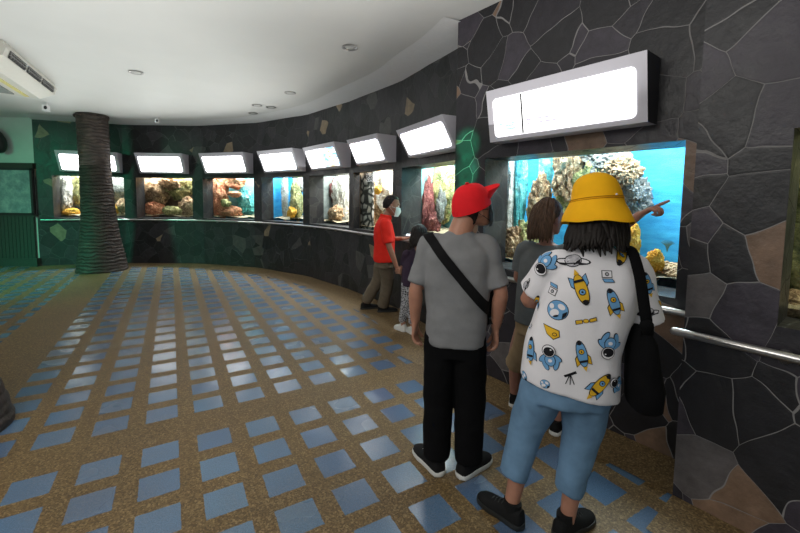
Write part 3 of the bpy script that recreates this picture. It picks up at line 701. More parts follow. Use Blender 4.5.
# ------------------------------------------------------------------ people
def cloth(name, col, rough=0.85, var=0.12, scale=14, weave=220):
    m = NT(name); c = m.coords(); nz = m.noise(c, scale, 3); n2 = m.noise(c, weave, 2)
    m.base(m.ramp(nz.outputs[0], [(0.3, tuple(x * (1 - var) for x in col)), (0.7, tuple(min(1, x * (1 + var)) for x in col))])); m.rough(rough)
    m.b.inputs['Specular IOR Level'].default_value = 0.12
    m.bump(m.math('ADD', nz.outputs[0], m.math('MULTIPLY', n2.outputs[0], 0.4)), 0.3, 0.006); return m.mat
def skin(name, col):
    m = NT(name); c = m.coords(); nz = m.noise(c, 18, 3)
    m.base(m.ramp(nz.outputs[0], [(0.3, tuple(x * .88 for x in col)), (0.7, tuple(x * 1.08 for x in col))])); m.rough(0.5)
    m.b.inputs['Subsurface Weight'].default_value = 0.08; m.b.inputs['Subsurface Radius'].default_value = (0.01, 0.004, 0.002); return m.mat
def hairmat(name, col):
    m = NT(name); c = m.coords(); mp = m.n('ShaderNodeMapping'); mp.inputs['Scale'].default_value = (60, 60, 4); m.l(c, mp.inputs[0]); nz = m.noise(mp.outputs[0], 2, 3)
    m.base(m.ramp(nz.outputs[0], [(0.3, tuple(x * .5 for x in col)), (0.7, tuple(x * 1.5 for x in col))])); m.rough(0.5); m.b.inputs['Specular IOR Level'].default_value = 0.18; m.bump(nz.outputs[0], 0.4, 0.004); return m.mat
EYE_W = plain('eye_white', (0.7, 0.68, 0.65), 0.3); EYE_D = plain('eye_dark', (0.015, 0.01, 0.008), 0.2); LIP = plain('lip', (0.33, 0.12, 0.10), 0.5)
def frame(yaw, pitch=0.0, tilt=0.0): return Euler((R(pitch), R(tilt), R(yaw)), 'XYZ').to_matrix()
# head frame: +y is where the face looks, c is the centre of the skull (about eye height)
def head(core, ex, c, M, s=1.0):
    c = Vector(c)
    def P(x, y, z): return c + M @ (Vector((x, y, z)) * s)
    rs = []
    for z, hw, yf, yb in [(-.118, .018, .080, .045), (-.110, .036, .088, .020), (-.085, .052, .094, -.030), (-.055, .062, .093, -.062), (-.02, .069, .090, -.082), (.015, .073, .090, -.093), (.05, .074, .088, -.096), (.08, .068, .076, -.088), (.102, .052, .052, -.066), (.115, .028, .022, -.036)]:
        ring = []
        for i in range(24):
            a = 2 * PI * i / 24; co, si = math.cos(a), math.sin(a); ym = (yf + yb) / 2; yr = (yf - yb) / 2
            ring.append(P(hw * math.copysign(abs(co) ** .9, co), ym + yr * math.copysign(abs(si) ** .9, si), z))
        rs.append(ring)
    core.rings(rs)
    tube(core, [P(0, .088, .012), P(0, .102, -.020), P(0, .112, -.036), P(0, .096, -.046)], [.009 * s, .011 * s, .014 * s, .009 * s], 10, 3)   # nose
    for sx in (-1, 1):
        tube(core, [P(sx * .05, .080, .026), P(sx * .028, .092, .030), P(sx * .012, .091, .026)], [.008 * s, .009 * s, .007 * s], 8, 2)            # brow
        core.ell(P(sx * .040, .070, -.030), .024 * s, .02 * s, .022 * s, M)                                                             # cheek
        ear = M @ Euler((R(12), 0, R(-sx * 22)), 'XYZ').to_matrix()
        core.ell(P(sx * .077, -.008, -.018), .010 * s, .020 * s, .033 * s, ear)
        ex.ell(P(sx * .031, .0795, .006), .0125 * s, .0125 * s, .010 * s, M, 12, 8, 1); ex.ell(P(sx * .031, .0885, .006), .0055 * s, .005 * s, .0055 * s, M, 10, 6, 2)
    ex.ell(P(0, .090, -.069), .024 * s, .008 * s, .0055 * s, M, 12, 6, 3); ex.ell(P(0, .089, -.078), .021 * s, .009 * s, .006 * s, M, 12, 6, 3)
    return P
def hand(core, ex, wrist, d, n, side, s=1.0, curls=(25, 28, 30, 34), thumb=(20, 25), spread=3):
    # d: direction of the fingers, n: palm normal (palm side), side: direction of the thumb
    wrist = Vector(wrist); d = Vector(d).normalized(); n = Vector(n); n = (n - d * n.dot(d)).normalized(); sd = n.cross(d); sd = sd if sd.dot(Vector(side)) > 0 else -sd
    rs = []
    for t, hw, th in [(-.015, .026, .019), (.012, .029, .018), (.04, .037, .016), (.07, .041, .014), (.092, .040, .011), (.100, .034, .007)]:
        c = wrist + d * (t * s)
        rs.append([c + sd * (hw * s * math.cos(2 * PI * i / 16)) + n * (th * s * math.sin(2 * PI * i / 16)) for i in range(16)])
    core.rings(rs)
    for k, (off, ln) in enumerate(((.030, .070), (.010, .078), (-.011, .073), (-.030, .057))):
        p = wrist + d * (.088 * s) + sd * (off * s); a = 0; pts = [p - d * (.02 * s), p]; dd = (d + sd * (math.radians(spread) * (1.5 - k))).normalized()
        for q, fr in enumerate((.44, .31, .25)):
            a += R(curls[k] * (0.7 if q == 0 else 1.0)); p = p + (dd * math.cos(a) + n * math.sin(a)) * (ln * fr * s); pts.append(p)
        r = .0088 * s
        tube(ex, pts, [r * 1.05, r * 1.05, r, r * .92, r * .78], 8, 3)
    p = wrist + d * (.022 * s) + sd * (.024 * s); pts = [p]; a0 = R(42 - thumb[0]); bend = 0
    for q, ln in enumerate((.042, .034, .028)):
        dv = d * math.cos(a0) + sd * math.sin(a0) + n * math.sin(bend)
        p = p + dv.normalized() * (ln * s); pts.append(p); a0 -= R(thumb[0] * .5); bend += R(thumb[1])
    tube(ex, pts, [.013 * s, .012 * s, .0105 * s, .0085 * s], 8, 3)
def shoe(root, name, p, yaw, up, sole, L_=.27, W_=.098, ankle_h=.085, tall=False):
    # p: ground point under the ankle; toe towards local +y turned by yaw
    M = Matrix.Rotation(yaw, 3, 'Z'); p = Vector(p); hs = .028
    def ring(y, z, hw, zc=None): return None
    prof = [(-.070, .020, .070), (-.062, .031, .092), (-.03, .036, .098), (.02, .037, .092), (.06, .040, .074), (.10, .046, .062), (.14, .045, .055), (.17, .037, .047), (.19, .020, .036)]
    k = L_ / .27; kw = W_ / .098
    rs = []
    for y, hw, h in prof:
        rr = []
        for i in range(16):
            a = PI * i / 15; x = hw * kw * math.copysign(abs(math.cos(a)) ** .6, math.cos(a)); z = hs * .6 + (h - hs * .6) * math.sin(a) ** .75
            rr.append(p + M @ Vector((x, y * k, z)))
        rs.append(rr)
    mb = MB(); mb.rings(rs); a = Vector((0, -.008 * k, 0)); tube(mb, [p + M @ (a + Vector((0, 0, .045))), p + M @ (a + Vector((0, -.004, ankle_h + .012)))], [(.034 * kw, .046), (.035 * kw, .046)], 16, 1, rnd=False, ref=M @ Vector((1, 0, 0)))
    o = mb.build(name, up, root)
    out = []
    for y, hw, h in prof: out.append((hw * kw + .004, y * k))
    mb = MB(); L2 = [(-x, y) for x, y in out] + [(x, y) for x, y in reversed(out)]
    L2 = [(-.010, -.078 * k)] + L2[:len(out)] + [(0, .2 * k)] + L2[len(out):] + [(.010, -.078 * k)]
    mb.rings([[p + M @ Vector((x * f, y * (f if abs(y) > .0 else 1), z)) for x, y in L2] for z, f in ((.0015, .96), (.006, 1.0), (hs * .8, 1.0), (hs, .97))])
    mb.build('sole', sole, o)
    mb = MB()
    for q in range(4):
        y = (.035 + q * .022) * k; z = .088 - q * .009
        tube(mb, [p + M @ Vector((-.02, y, z - .006)), p + M @ Vector((0, y, z + .003)), p + M @ Vector((.02, y, z - .006))], [.003] * 3, 6, 2)
    mb.build('laces', sole if sole is not up else up, o)
    return o
def strands(mb, c, M, s, az0, az1, n, top, length, seed, lean=(0, 0, 0), r=.011, flare=0.0, rad=(.088, .108)):
    rnd = random.Random(seed); c = Vector(c)
    for i in range(n):
        a = R(az0 + (az1 - az0) * (i + rnd.random() * .8) / n)       # 0 = face side (+y), 180 = back
        dx, dy = math.sin(a), math.cos(a); pts = []
        ln = length * rnd.uniform(.86, 1.05); tz = top + rnd.uniform(-.01, .015)
        for q, (f, z) in enumerate(((.35, tz + .05), (.85, tz), (1.02, tz - .07), (1.06 + flare * .3, tz - .07 - ln * .4), (1.04 + flare * .7, tz - .07 - ln * .75), (.98 + flare, tz - .07 - ln))):
            j = rnd.uniform(-.006, .006); fl = 1 if q > 2 else 0
            pts.append(c + M @ (Vector((dx * rad[0] * f + j, dy * rad[1] * f - .006 + j, z)) * s) + Vector(lean) * (q / 5) ** 2)
        tube(mb, pts, [(r * .8, r * .6), (r, r * .7), (r, r * .7), (r, r * .6), (r * .8, r * .5), (r * .25, r * .2)], 6, 3)
def skull_cap(mb, P, s, grow=1.0, zmin=-.05, face_y=.06, zface=.055, ztop=.128):
    # hair lying on the skull: ellipsoid whose face side is cut back
    n, k = 32, 18; rs = []
    for j in range(k + 1):
        t = j / k; z = ztop - (ztop - zmin) * t; ring = []
        rr = math.sqrt(max(0.02, 1 - ((z - .02) / .112) ** 2)) if z > .02 else 1.0 - .25 * max(0, (-z + .0) / .1)
        for i in range(n):
            a = 2 * PI * i / n; x = .083 * rr * math.cos(a) * grow; y = (-.006 + .103 * rr * math.sin(a)) * grow
            if z < zface: y = min(y, face_y - (zface - z) * .55)
            ring.append(P(x, y, z))
        rs.append(ring)
    mb.rings(rs)
def legs_body(core, hips, knees, ankles, r=(.062, .048, .036, .030), toes=None):
    for h, k, a, in zip(hips, knees, ankles): tube(core, [h, (Vector(h) + Vector(k)) / 2, k, (Vector(k) * .6 + Vector(a) * .4), a], [r[0], r[0] * .92, r[1], r[1] * .95, r[3]], 12, 3)
def arm_body(core, s, e, w_, r=(.042, .036, .034, .024)):
    s, e, w_ = Vector(s), Vector(e), Vector(w_)
    tube(core, [s, (s + e) / 2, e, e * .65 + w_ * .35, w_], [r[0], r[1] * 1.05, r[1] * .95, r[2] * 1.05, r[3]], 12, 3)

# ---- man in a grey t-shirt and red cap, seen from behind
GX, GY = 0.325, 2.215
G = empty('person', (GX, GY, 0), R(-10), 'person in grey t-shirt, black trousers and red cap standing with back turned', 'person')
sk = skin('warm_skin', (0.42, 0.20, 0.13))
hc = Vector((.078, .035, 1.538)); HM = frame(-54, 14)
core, ex = MB(), MB(); P = head(core, ex, hc, HM, 1.0)
tube(core, [(0.0, -.01, 1.34), (.015, .0, 1.41), (.05, .015, 1.50)], [.070, .066, .062], 14, 3)
loftz(core, [(0, 0, .86, .13, .09), (0, 0, 1.05, .125, .085), (0, 0, 1.25, .15, .09), (0, -.005, 1.34, .12, .07), (0, 0, 1.38, .06, .05)])
sh = [(-.155, 0, 1.325), (.155, 0, 1.325)]; el = [(-.226, -.04, 1.085), (.242, -.045, 1.085)]; wr = [(-.236, .01, .875), (.226, .03, .865)]
for a, b, c in zip(sh, el, wr): arm_body(core, a, b, c, (.046, .040, .040, .028))
hand(core, ex, wr[0], (-.02, .12, -1), (.9, -.15, 0), (0, 1, 0), 1.02, (18, 22, 26, 30)); hand(core, ex, wr[1], (.02, .10, -1), (-.9, -.2, 0), (0, 1, 0), 1.02, (20, 24, 28, 32))
AN = [(-.095, -.03, .06), (.085, -.03, .06)]
legs_body(core, [(-.085, 0, .88), (.085, 0, .88)], [(-.09, .01, .48), (.085, .01, .48)], AN)
me = join_extra(remesh(core, .008, 4), ex); link('body', me, [sk, EYE_W, EYE_D, LIP], G)
tors = MB(); loftz(tors, [(.0, .0, .765, .168, .126), (0, .0, .80, .170, .130), (.002, .0, .98, .176, .126), (0, -.004, 1.15, .188, .128), (0, -.008, 1.26, .188, .122), (0, -.008, 1.325, .160, .095), (.004, -.004, 1.375, .105, .074), (.012, 0, 1.408, .066, .060)], 32, 2.5)
bodyb = BVHTree.FromPolygons(tors.v, tors.f)
for sx, a, b in ((-1, sh[0], el[0]), (1, sh[1], el[1])):
    a, b = Vector(a), Vector(b); tube(tors, [a + Vector((-sx * .06, 0, .012)), a + Vector((sx * .008, 0, 0)), a.lerp(b, .45), a.lerp(b, .92)], [.056, .062, .060, .060], 16, 4, rnd=False)
me = remesh(tors, .009, 7, .006, 1, (6, 6, 9)); bodyb = BVHTree.FromPolygons([v.co.copy() for v in me.vertices], [tuple(p.vertices) for p in me.polygons]); cg = cloth('heather_grey_jersey', (0.20, 0.20, 0.205), .9, .10, 10)
link('t_shirt', me, cg, G)
tr = MB(); loftz(tr, [(0, 0, .70, .158, .112), (0, .0, .80, .158, .116), (0, 0, .90, .145, .105)], 24, 2.4)
for sx in (-1, 1): tube(tr, [(sx * .08, 0, .82), (sx * .088, 0, .62), (sx * .092, .0, .42), (sx * .092, -.015, .2), (sx * .092, -.022, .085)], [(.098, .11), (.094, .10), (.088, .088), (.082, .082), (.080, .085)], 18, 4, rnd=False)
bk = cloth('black_trouser_cloth', (0.0035, 0.0035, 0.004), .95, .2); link('trousers', remesh(tr, .009, 5, .006, 4, (9, 9, 8)), bk, G)
blk = plain('black_knit_upper', (0.006, 0.006, 0.0065), .8, spec=.25, bump=.3, bscale=160); wsole = plain('white_rubber', (0.62, 0.62, 0.60), .6)
shoe(G, 'shoe', (-.105, -.02, 0), R(38), blk, wsole, .29, .11); shoe(G, 'shoe', (.090, -.02, 0), R(-38), blk, wsole, .29, .11)
dkh = hairmat('black_hair', (0.012, 0.009, 0.008))
mb = MB(); skull_cap(mb, P, 1, 1.0, -.088, .03, .05, .06); link('hair', remesh(mb, .008, 2, .003, 3, (40, 40, 40)), dkh, G)
def cap(root, P, mat, brimlen=.098):
    mb = MB(); n = 40; rs = []
    for j in range(14):
        t = j / 13; a = t * PI / 2 * .98; z = .035 + .128 * math.sin(a); r_ = math.cos(a) ** .62
        rs.append([P(.098 * r_ * math.cos(2 * PI * i / n), -.006 + .119 * r_ * math.sin(2 * PI * i / n), z - .026 - .026 * (1 - t) * (1 - math.sin(2 * PI * i / n)) * .6) for i in range(n)])
    inner = [[(q - P(0, 0, .0)) * .965 + P(0, 0, 0) for q in r] for r in reversed(rs)]
    mb.rings(rs + inner, closed=True); o = mb.build('cap', mat, root)
    mb = MB(); top, bot = [], []
    N = 14
    for j in range(7):
        row = []
        for i in range(N + 1):
            x = -1 + 2 * i / N; f = j / 6
            ext = brimlen * (1 - abs(x) ** 3.6 * .8) * f
            y0 = -.006 + .115 * math.sqrt(max(0, 1 - (x * .86) ** 2)); row.append(P(.093 * x * .86 * (1 + .02 * f), y0 - .006 + ext, .030 - .014 * x * x * (.8 + .2 * f) + .060 * f))
        top.append(row)
    for th in (0, 1):
        vs = [q + (P(0, 0, .005) - P(0, 0, 0)) * th for row in top for q in row]
        mb.add(vs, [(j * (N + 1) + i, j * (N + 1) + i + 1, (j + 1) * (N + 1) + i + 1, (j + 1) * (N + 1) + i) for j in range(6) for i in range(N)])
    K = 7 * (N + 1)
    edge = [(6) * (N + 1) + i for i in range(N + 1)]
    vs = [mb.v[e] for e in edge] + [mb.v[e + K] for e in edge]; mb.add(vs, [(i, i + 1, N + 1 + i + 1, N + 1 + i) for i in range(N)])
    mb.build('brim', mat, o)
    mb = MB(); mb.ell(P(0, -.006, .142), .011, .011, .006); mb.build('button', mat, o)
    mb = MB(); mb.box(P(0, -.118, .0), .05, .012, .018, mat=HM); mb.build('strap', mat, o, smooth=False)
    return o
red = cloth('red_cotton_twill', (0.78, 0.018, 0.025), .75, .06); cap(G, P, red)
def face_mask(root, P, mat, s=1):
    mb = MB(); n, k = 16, 10; g = []
    for th in (0, .0025):
        for j in range(k + 1):
            v = j / k; z = -.015 - .098 * v
            for i in range(n + 1):
                u = -1 + 2 * i / n; a = u * 1.25
                bul = .016 * (1 - u * u) * math.sin(PI * min(1, v * 1.05))
                hw = .074 - .022 * v; yy = .030 + (.080 + bul - .006 * v) * math.cos(a) * 1.0
                g.append(P(hw * math.sin(a) * 1.08, yy + th, z + .01 * abs(u) * (v - .5) * -2))
    K = (k + 1) * (n + 1)
    fs = [(b + j * (n + 1) + i, b + j * (n + 1) + i + 1, b + (j + 1) * (n + 1) + i + 1, b + (j + 1) * (n + 1) + i) for b in (0, K) for j in range(k) for i in range(n)]
    mb.add(g, fs); o = mb.build('face_mask', mat, root)
    for sx in (-1, 1):
        mb = MB(); tube(mb, [P(sx * .070, .052, -.02), P(sx * .081, .012, -.012), P(sx * .084, -.026, -.018), P(sx * .081, .010, -.05), P(sx * .070, .050, -.085)], [.002] * 5, 6, 3)
        mb.build('ear_loop', mat, o)
face_mask(G, P, plain('black_mask', (0.02, 0.02, 0.022), .7))
mb = MB(); W_ = Vector(wr[1]); tube(mb, [W_ + Vector((-.005, 0, .045)), W_ + Vector((-.004, .0, .02))], [(.034, .034)] * 2, 18, 1, rnd=False); o = mb.build('watch', MAT['dark'], G)
mb = MB(); mb.ell(W_ + Vector((.030, .012, .033)), .012, .018, .016); mb.build('dial', MAT['steel'], o)
# sling bag: a strap round the body over the left shoulder, pouch at the right front hip
def ribbon(bvh, c, nrm, w_, thick, a0=0, a1=360, N=72, lift=.004):
    c = Vector(c); nrm = Vector(nrm).normalized(); e1 = nrm.cross(Vector((0, 1, 0))).normalized(); e2 = nrm.cross(e1); rs = []
    for i in range(N):
        a = R(a0 + (a1 - a0) * i / N); d = e1 * math.cos(a) + e2 * math.sin(a); q = []
        for k in (-1, 1):
            st = c + nrm * (k * w_ / 2); h = bvh.ray_cast(st, d)
            q.append(h[0] if h[0] is not None else c + nrm * (k * w_ / 2) + d * .2)
        rs.append([q[0] + d * lift, q[1] + d * lift, q[1] + d * (lift + thick), q[0] + d * (lift + thick)])
    return rs
rs = ribbon(bodyb, (0.02, 0, 1.17), (0.76, 0, .65), .052, .004, lift=.005)
mb = MB(); mb.rings(rs, closed=(True))
SB = empty('sling_bag', (GX, GY, 0), R(-10), 'black sling bag strap running diagonally across the grey t-shirt', 'bag')
webb = plain('black_webbing', (0.005, 0.005, 0.0055), .9, spec=.2, bump=.3, bscale=200); mb.build('strap', webb, SB)
mb = MB(); tube(mb, [(.13, .150, .86), (.16, .165, .98), (.10, .165, 1.06)], [(.07, .028), (.085, .035), (.06, .028)], 16, 4); mb.build('pouch', webb, SB)

# ---- woman in a space-print t-shirt and yellow bucket hat
WX, WY, WYAW = 0.66, 1.80, R(-12)
Wm = empty('person', (WX, WY, 0), WYAW, 'person in white space print t-shirt, blue jeans and yellow bucket hat seen from behind', 'person')
IW = (Matrix.Translation((WX, WY, 0)) @ Matrix.Rotation(WYAW, 4, 'Z')).inverted()
def wl(p): return IW @ Vector(p)
skw = skin('tan_skin', (0.40, 0.19, 0.125))
hc = wl(at(597, 205, 1.80)); hc.z = 1.545; HMw = frame(-8, -6, -6)
core, ex = MB(), MB(); P = head(core, ex, hc, HMw, .97)
nx = hc.x - .01
tube(core, [(nx - .01, -.02, 1.30), (nx, -.012, 1.40), (hc.x, hc.y - .015, 1.47)], [.056, .05, .05], 12, 3)
tx = .135
loftz(core, [(tx, .02, .80, .13, .10), (tx, .01, 1.0, .13, .09), (nx - .02, 0, 1.22, .14, .085), (nx - .01, -.01, 1.32, .12, .065), (nx, 0, 1.36, .05, .045)])
shw = [Vector((nx - .165, -.005, 1.295)), Vector((nx + .150, -.01, 1.295))]; elw = [Vector((nx - .275, .06, 1.11)), Vector((nx + .225, .02, 1.05))]; wrw = [Vector((nx - .12, .27, 1.03)), Vector((nx + .10, .27, 1.04))]
for a, b, c in zip(shw, elw, wrw): arm_body(core, a, b, c, (.042, .037, .036, .025))
hand(core, ex, wrw[0], (.7, .6, .25), (.3, -.2, 1), (0, 0, 1), .92, (35, 38, 40, 42)); hand(core, ex, wrw[1], (-.7, .6, .25), (-.3, -.2, 1), (0, 0, 1), .92, (35, 38, 40, 42))
aL, aR = wl(at(511, 492, 1.84)), wl(at(567, 512, 1.77)); aL.z = .10; aR.z = .10
hL, hR = Vector((tx - .085, .02, .80)), Vector((tx + .085, .01, .80)); kL, kR = (hL + aL) / 2 + Vector((-.005, .04, .03)), (hR + aR) / 2 + Vector((.02, .02, .03))
legs_body(core, [hL, hR], [kL, kR], [aL - Vector((0, 0, .04)), aR - Vector((0, 0, .04))], (.066, .050, .04, .034))
me = join_extra(remesh(core, .008, 4), ex); link('body', me, [skw, EYE_W, EYE_D, LIP], Wm)
ts = MB()
loftz(ts, [(tx - .002, .01, .705, .214, .150), (tx, .01, .75, .214, .152), (tx + .005, .005, .92, .205, .145), (nx - .03, .0, 1.10, .203, .138), (nx - .01, -.008, 1.20, .198, .128), (nx, -.012, 1.285, .172, .100), (nx, -.012, 1.345, .110, .076), (nx, -.008, 1.385, .066, .060)], 36, 2.5)
wbvh = BVHTree.FromPolygons(ts.v, ts.f)
for sx, a, b in ((-1, shw[0], elw[0]), (1, shw[1], elw[1])):
    tube(ts, [a + Vector((-sx * .07, 0, .006)), a + Vector((sx * .01, 0, 0)), a.lerp(b, .5), a.lerp(b, .80 if sx < 0 else 1.0)], [.055, .066, .072, .078 if sx > 0 else .072], 18, 4, rnd=False)
shirt_me = remesh(ts, .008, 7, .006, 2, (7, 7, 5))
# tilt the hem: lower on the right, higher on the left
for v in shirt_me.vertices:
    f = max(0, min(1, (1.0 - v.co.z) / .25)); v.co.z += f * (-.16 * (v.co.x - tx) + .02)
# the printed motifs are laid on the cloth itself as faces of the shirt
WM4 = IW.inverted()
sh_b = BVHTree.FromPolygons([WM4 @ v.co for v in shirt_me.vertices], [tuple(p.vertices) for p in shirt_me.polygons])
pr = MB()
COL = dict(w=0, y=1, b=2, k=3, g=4)
def motif(px, py, ang, shapes, size=1.0):
    h = sh_b.ray_cast(Vector((0, 0, EYE)), ray(px, py).normalized())
    if h[0] is None: return
    hit, nn = h[0], h[1]
    upv = Vector((0, 0, 1)); upv = (upv - nn * upv.z).normalized(); rt = upv.cross(nn)
    if rt.dot(cam_right) < 0: rt = -rt
    a = R(ang); ex_, ey = rt * math.cos(a) + upv * math.sin(a), upv * math.cos(a) - rt * math.sin(a)
    for lay, (col, kind, args) in enumerate(shapes):
        if kind == 'e':
            cx_, cy_, rx_, ry_ = args[:4]; t0 = R(args[4]) if len(args) > 4 else 0
            pts = []
            for i in range(18):
                u, v = rx_ * math.cos(2 * PI * i / 18), ry_ * math.sin(2 * PI * i / 18); pts.append((cx_ + u * math.cos(t0) - v * math.sin(t0), cy_ + u * math.sin(t0) + v * math.cos(t0)))
        else: pts = []
        if kind == 'p':
            q = args
            for i in range(len(q)):
                for k in range(3): pts.append((q[i][0] + (q[(i + 1) % len(q)][0] - q[i][0]) * k / 3, q[i][1] + (q[(i + 1) % len(q)][1] - q[i][1]) * k / 3))
        mx, my = sum(p[0] for p in pts) / len(pts), sum(p[1] for p in pts) / len(pts)
        vs = []; off = .0012 + .0007 * lay
        for f in (0.0, .5, 1.0):
            for x, y in ([(mx, my)] if f == 0 else [(mx + (x - mx) * f, my + (y - my) * f) for x, y in pts]):
                p = hit + ex_ * (x * size) + ey * (y * size) + nn * .08
                h2 = sh_b.ray_cast(p, -nn, .16)
                if h2[0] is None: vs.append(None); continue
                vs.append(IW @ (h2[0] + h2[1] * off))
        n = len(pts); fs = [(0, 1 + i, 1 + (i + 1) % n) for i in range(n)] + [(1 + i, 1 + n + i, 1 + n + (i + 1) % n, 1 + (i + 1) % n) for i in range(n)]
        fs = [f for f in fs if all(vs[i] is not None for i in f)]
        pr.add([v if v is not None else (0, 0, 1) for v in vs], fs, COL[col])
def rocket(body='y', fin='b'):
    return [('k', 'p', [(-.034, -.052), (-.034, -.012), (-.014, .012), (-.008, -.035)]), ('k', 'p', [(.034, -.052), (.034, -.012), (.014, .012), (.008, -.035)]),
            (fin, 'p', [(-.031, -.047), (-.031, -.014), (-.014, .006), (-.010, -.033)]), (fin, 'p', [(.031, -.047), (.031, -.014), (.014, .006), (.010, -.033)]),
            ('k', 'e', (0, .006, .0235, .062)), (body, 'e', (0, .005, .0205, .057)), ('k', 'p', [(-.012, .05), (0, .068), (.012, .05), (0, .045)]),
            ('k', 'e', (0, .016, .0125, .0125)), ('b' if body == 'y' else 'y', 'e', (0, .016, .0095, .0095)), ('k', 'e', (0, .016, .004, .004)), ('k', 'p', [(-.018, -.022), (.018, -.022), (.017, -.032), (-.017, -.032)]),
            ('y', 'p', [(-.010, -.052), (.010, -.052), (0, -.074)])]
def astro():
    return [('k', 'e', (-.024, -.030, .013, .030, 20)), ('k', 'e', (.024, -.030, .013, .030, -20)), ('k', 'e', (-.030, .0, .013, .026, -50)), ('k', 'e', (.030, .0, .013, .026, 50)),
            ('b', 'e', (-.024, -.030, .010, .026, 20)), ('b', 'e', (.024, -.030, .010, .026, -20)), ('b', 'e', (-.030, .0, .010, .022, -50)), ('b', 'e', (.030, .0, .010, .022, 50)),
            ('k', 'e', (0, -.008, .024, .030)), ('b', 'e', (0, -.008, .021, .027)), ('w', 'e', (0, -.010, .009, .008)), ('k', 'e', (0, .034, .029, .029)), ('w', 'e', (0, .034, .026, .026)), ('k', 'e', (0, .031, .0225, .0205)), ('w', 'e', (.010, .040, .004, .003))]
earth = [('k', 'e', (0, 0, .046, .044)), ('b', 'e', (0, 0, .043, .041)), ('w', 'e', (-.012, -.014, .020, .016, 30)), ('w', 'e', (.016, .016, .016, .012, -30)), ('k', 'p', [(.020, -.036), (.036, -.020), (.041, .0), (.022, -.012)]), ('w', 'e', (-.024, .014, .010, .012)), ('k', 'e', (-.004, -.026, .012, .004, 20))]
saturn = [('k', 'e', (0, 0, .058, .016)), ('w', 'e', (0, 0, .052, .011)), ('k', 'e', (0, .004, .030, .027)), ('g', 'e', (0, .004, .027, .024)), ('k', 'p', [(.0, -.018), (.024, -.006), (.026, .010), (.012, -.002)]), ('k', 'p', [(-.05, -.006), (.05, -.006), (.046, -.011), (-.046, -.011)])]
laptop = [('k', 'p', [(-.020, .0), (.020, .0), (.020, .030), (-.020, .030)]), ('w', 'p', [(-.017, .003), (.017, .003), (.017, .027), (-.017, .027)]), ('k', 'e', (0, .015, .008, .008)), ('g', 'e', (0, .015, .005, .005)), ('k', 'p', [(-.020, -.003), (.020, -.003), (.028, -.018), (-.012, -.018)]), ('b', 'p', [(-.017, -.005), (.018, -.005), (.024, -.016), (-.010, -.016)])]
meteor = [('k', 'p', [(-.042, .030), (-.012, .022), (.03, .012), (.034, -.016), (.008, -.032), (-.022, -.012)]), ('y', 'p', [(-.038, .026), (-.012, .019), (.027, .009), (.030, -.014), (.008, -.028), (-.020, -.010)]), ('k', 'e', (.012, -.008, .010, .008)), ('y', 'e', (.012, -.008, .007, .005))]
sat = [('k', 'e', (0, 0, .014, .010)), ('y', 'e', (0, 0, .011, .008)), ('k', 'p', [(-.045, -.014), (-.014, -.010), (-.014, .008), (-.045, .006)]), ('y', 'p', [(-.042, -.011), (-.017, -.008), (-.017, .005), (-.042, .004)]), ('k', 'p', [(.045, .016), (.014, .010), (.014, -.008), (.045, -.002)]), ('y', 'p', [(.042, .012), (.017, .007), (.017, -.005), (.042, .0)])]
scope = [('k', 'p', [(-.028, -.004), (.024, .022), (.030, .010), (-.022, -.014)]), ('k', 'p', [(-.003, .004), (.002, .004), (-.016, -.045), (-.020, -.045)]), ('k', 'p', [(-.001, .004), (.003, .004), (.022, -.042), (.018, -.044)]), ('k', 'p', [(-.001, .004), (.003, .004), (.004, -.046), (.0, -.046)])]
for px, py, ang, sh_, sz in [(545, 263, 155, astro(), .9), (573, 261.5, 14, saturn, 1.0), (621, 254, 120, rocket(), .8), (581, 288, 200, rocket(), 1.05), (607, 278, 0, laptop, 1.0), (554, 288, 165, laptop, 1.0), (557.5, 310, 0, earth, 1.0), (614, 303, 20, rocket('b', 'y'), 1.0),
        (586, 321, 10, sat, 1.0), (552, 332, 0, meteor, 1.0), (531, 350, 10, rocket('b', 'b'), .85), (550, 358, 10, astro(), 1.0), (582, 355, 15, rocket('b', 'y'), 1.0), (609, 345, 170, astro(), 1.1), (570, 375, 0, scope, 1.0), (599, 386, -42, rocket(), 1.05), (616, 384, 60, astro(), .8),
        (529, 268, 10, rocket('y', 'y'), .75), (526.5, 285, 70, saturn, .6), (536.5, 301, -15, rocket(), .8), (647, 284, 20, rocket('b', 'b'), .9), (648, 313, 10, saturn, .9), (655.5, 328, 130, rocket(), .6), (531, 327, 0, laptop, .45), (538, 242, 20, meteor, .6), (551, 241, 160, rocket('b', 'y'), .5), (524, 376, 0, earth, .6), (545, 384, 0, earth, .5), (660, 303, 0, meteor, .5)]: motif(px, py, ang, sh_, sz * 1.32)
join_extra(shirt_me, pr)
wcl = cloth('white_print_jersey', (0.80, 0.77, 0.80), .85, .03, 8)
link('t_shirt', shirt_me, [wcl, cloth('print_yellow', (0.72, 0.42, 0.03), .8, .1), cloth('print_blue', (0.16, 0.36, 0.62), .8, .1), cloth('print_black', (0.016, 0.015, 0.018), .8, .1), cloth('print_grey', (0.42, 0.41, 0.44), .8, .3, 60)], Wm)
jn = MB(); loftz(jn, [(tx, .01, .66, .178, .13), (tx, .01, .76, .182, .135), (tx, .01, .88, .168, .12)], 26, 2.4)
hemL, hemR = aL + Vector((.005, .0, .140)), aR + Vector((.0, .0, .118))
tube(jn, [hL + Vector((0, 0, -.02)), hL.lerp(kL, .5), kL, kL.lerp(hemL, .55), hemL], [(.105, .122), (.098, .106), (.084, .090), (.072, .078), (.064, .070)], 20, 5, rnd=False)
tube(jn, [hR + Vector((0, 0, -.02)), hR.lerp(kR, .5), kR, kR.lerp(hemR, .55), hemR], [(.105, .122), (.102, .108), (.086, .091), (.073, .078), (.064, .070)], 20, 5, rnd=False)
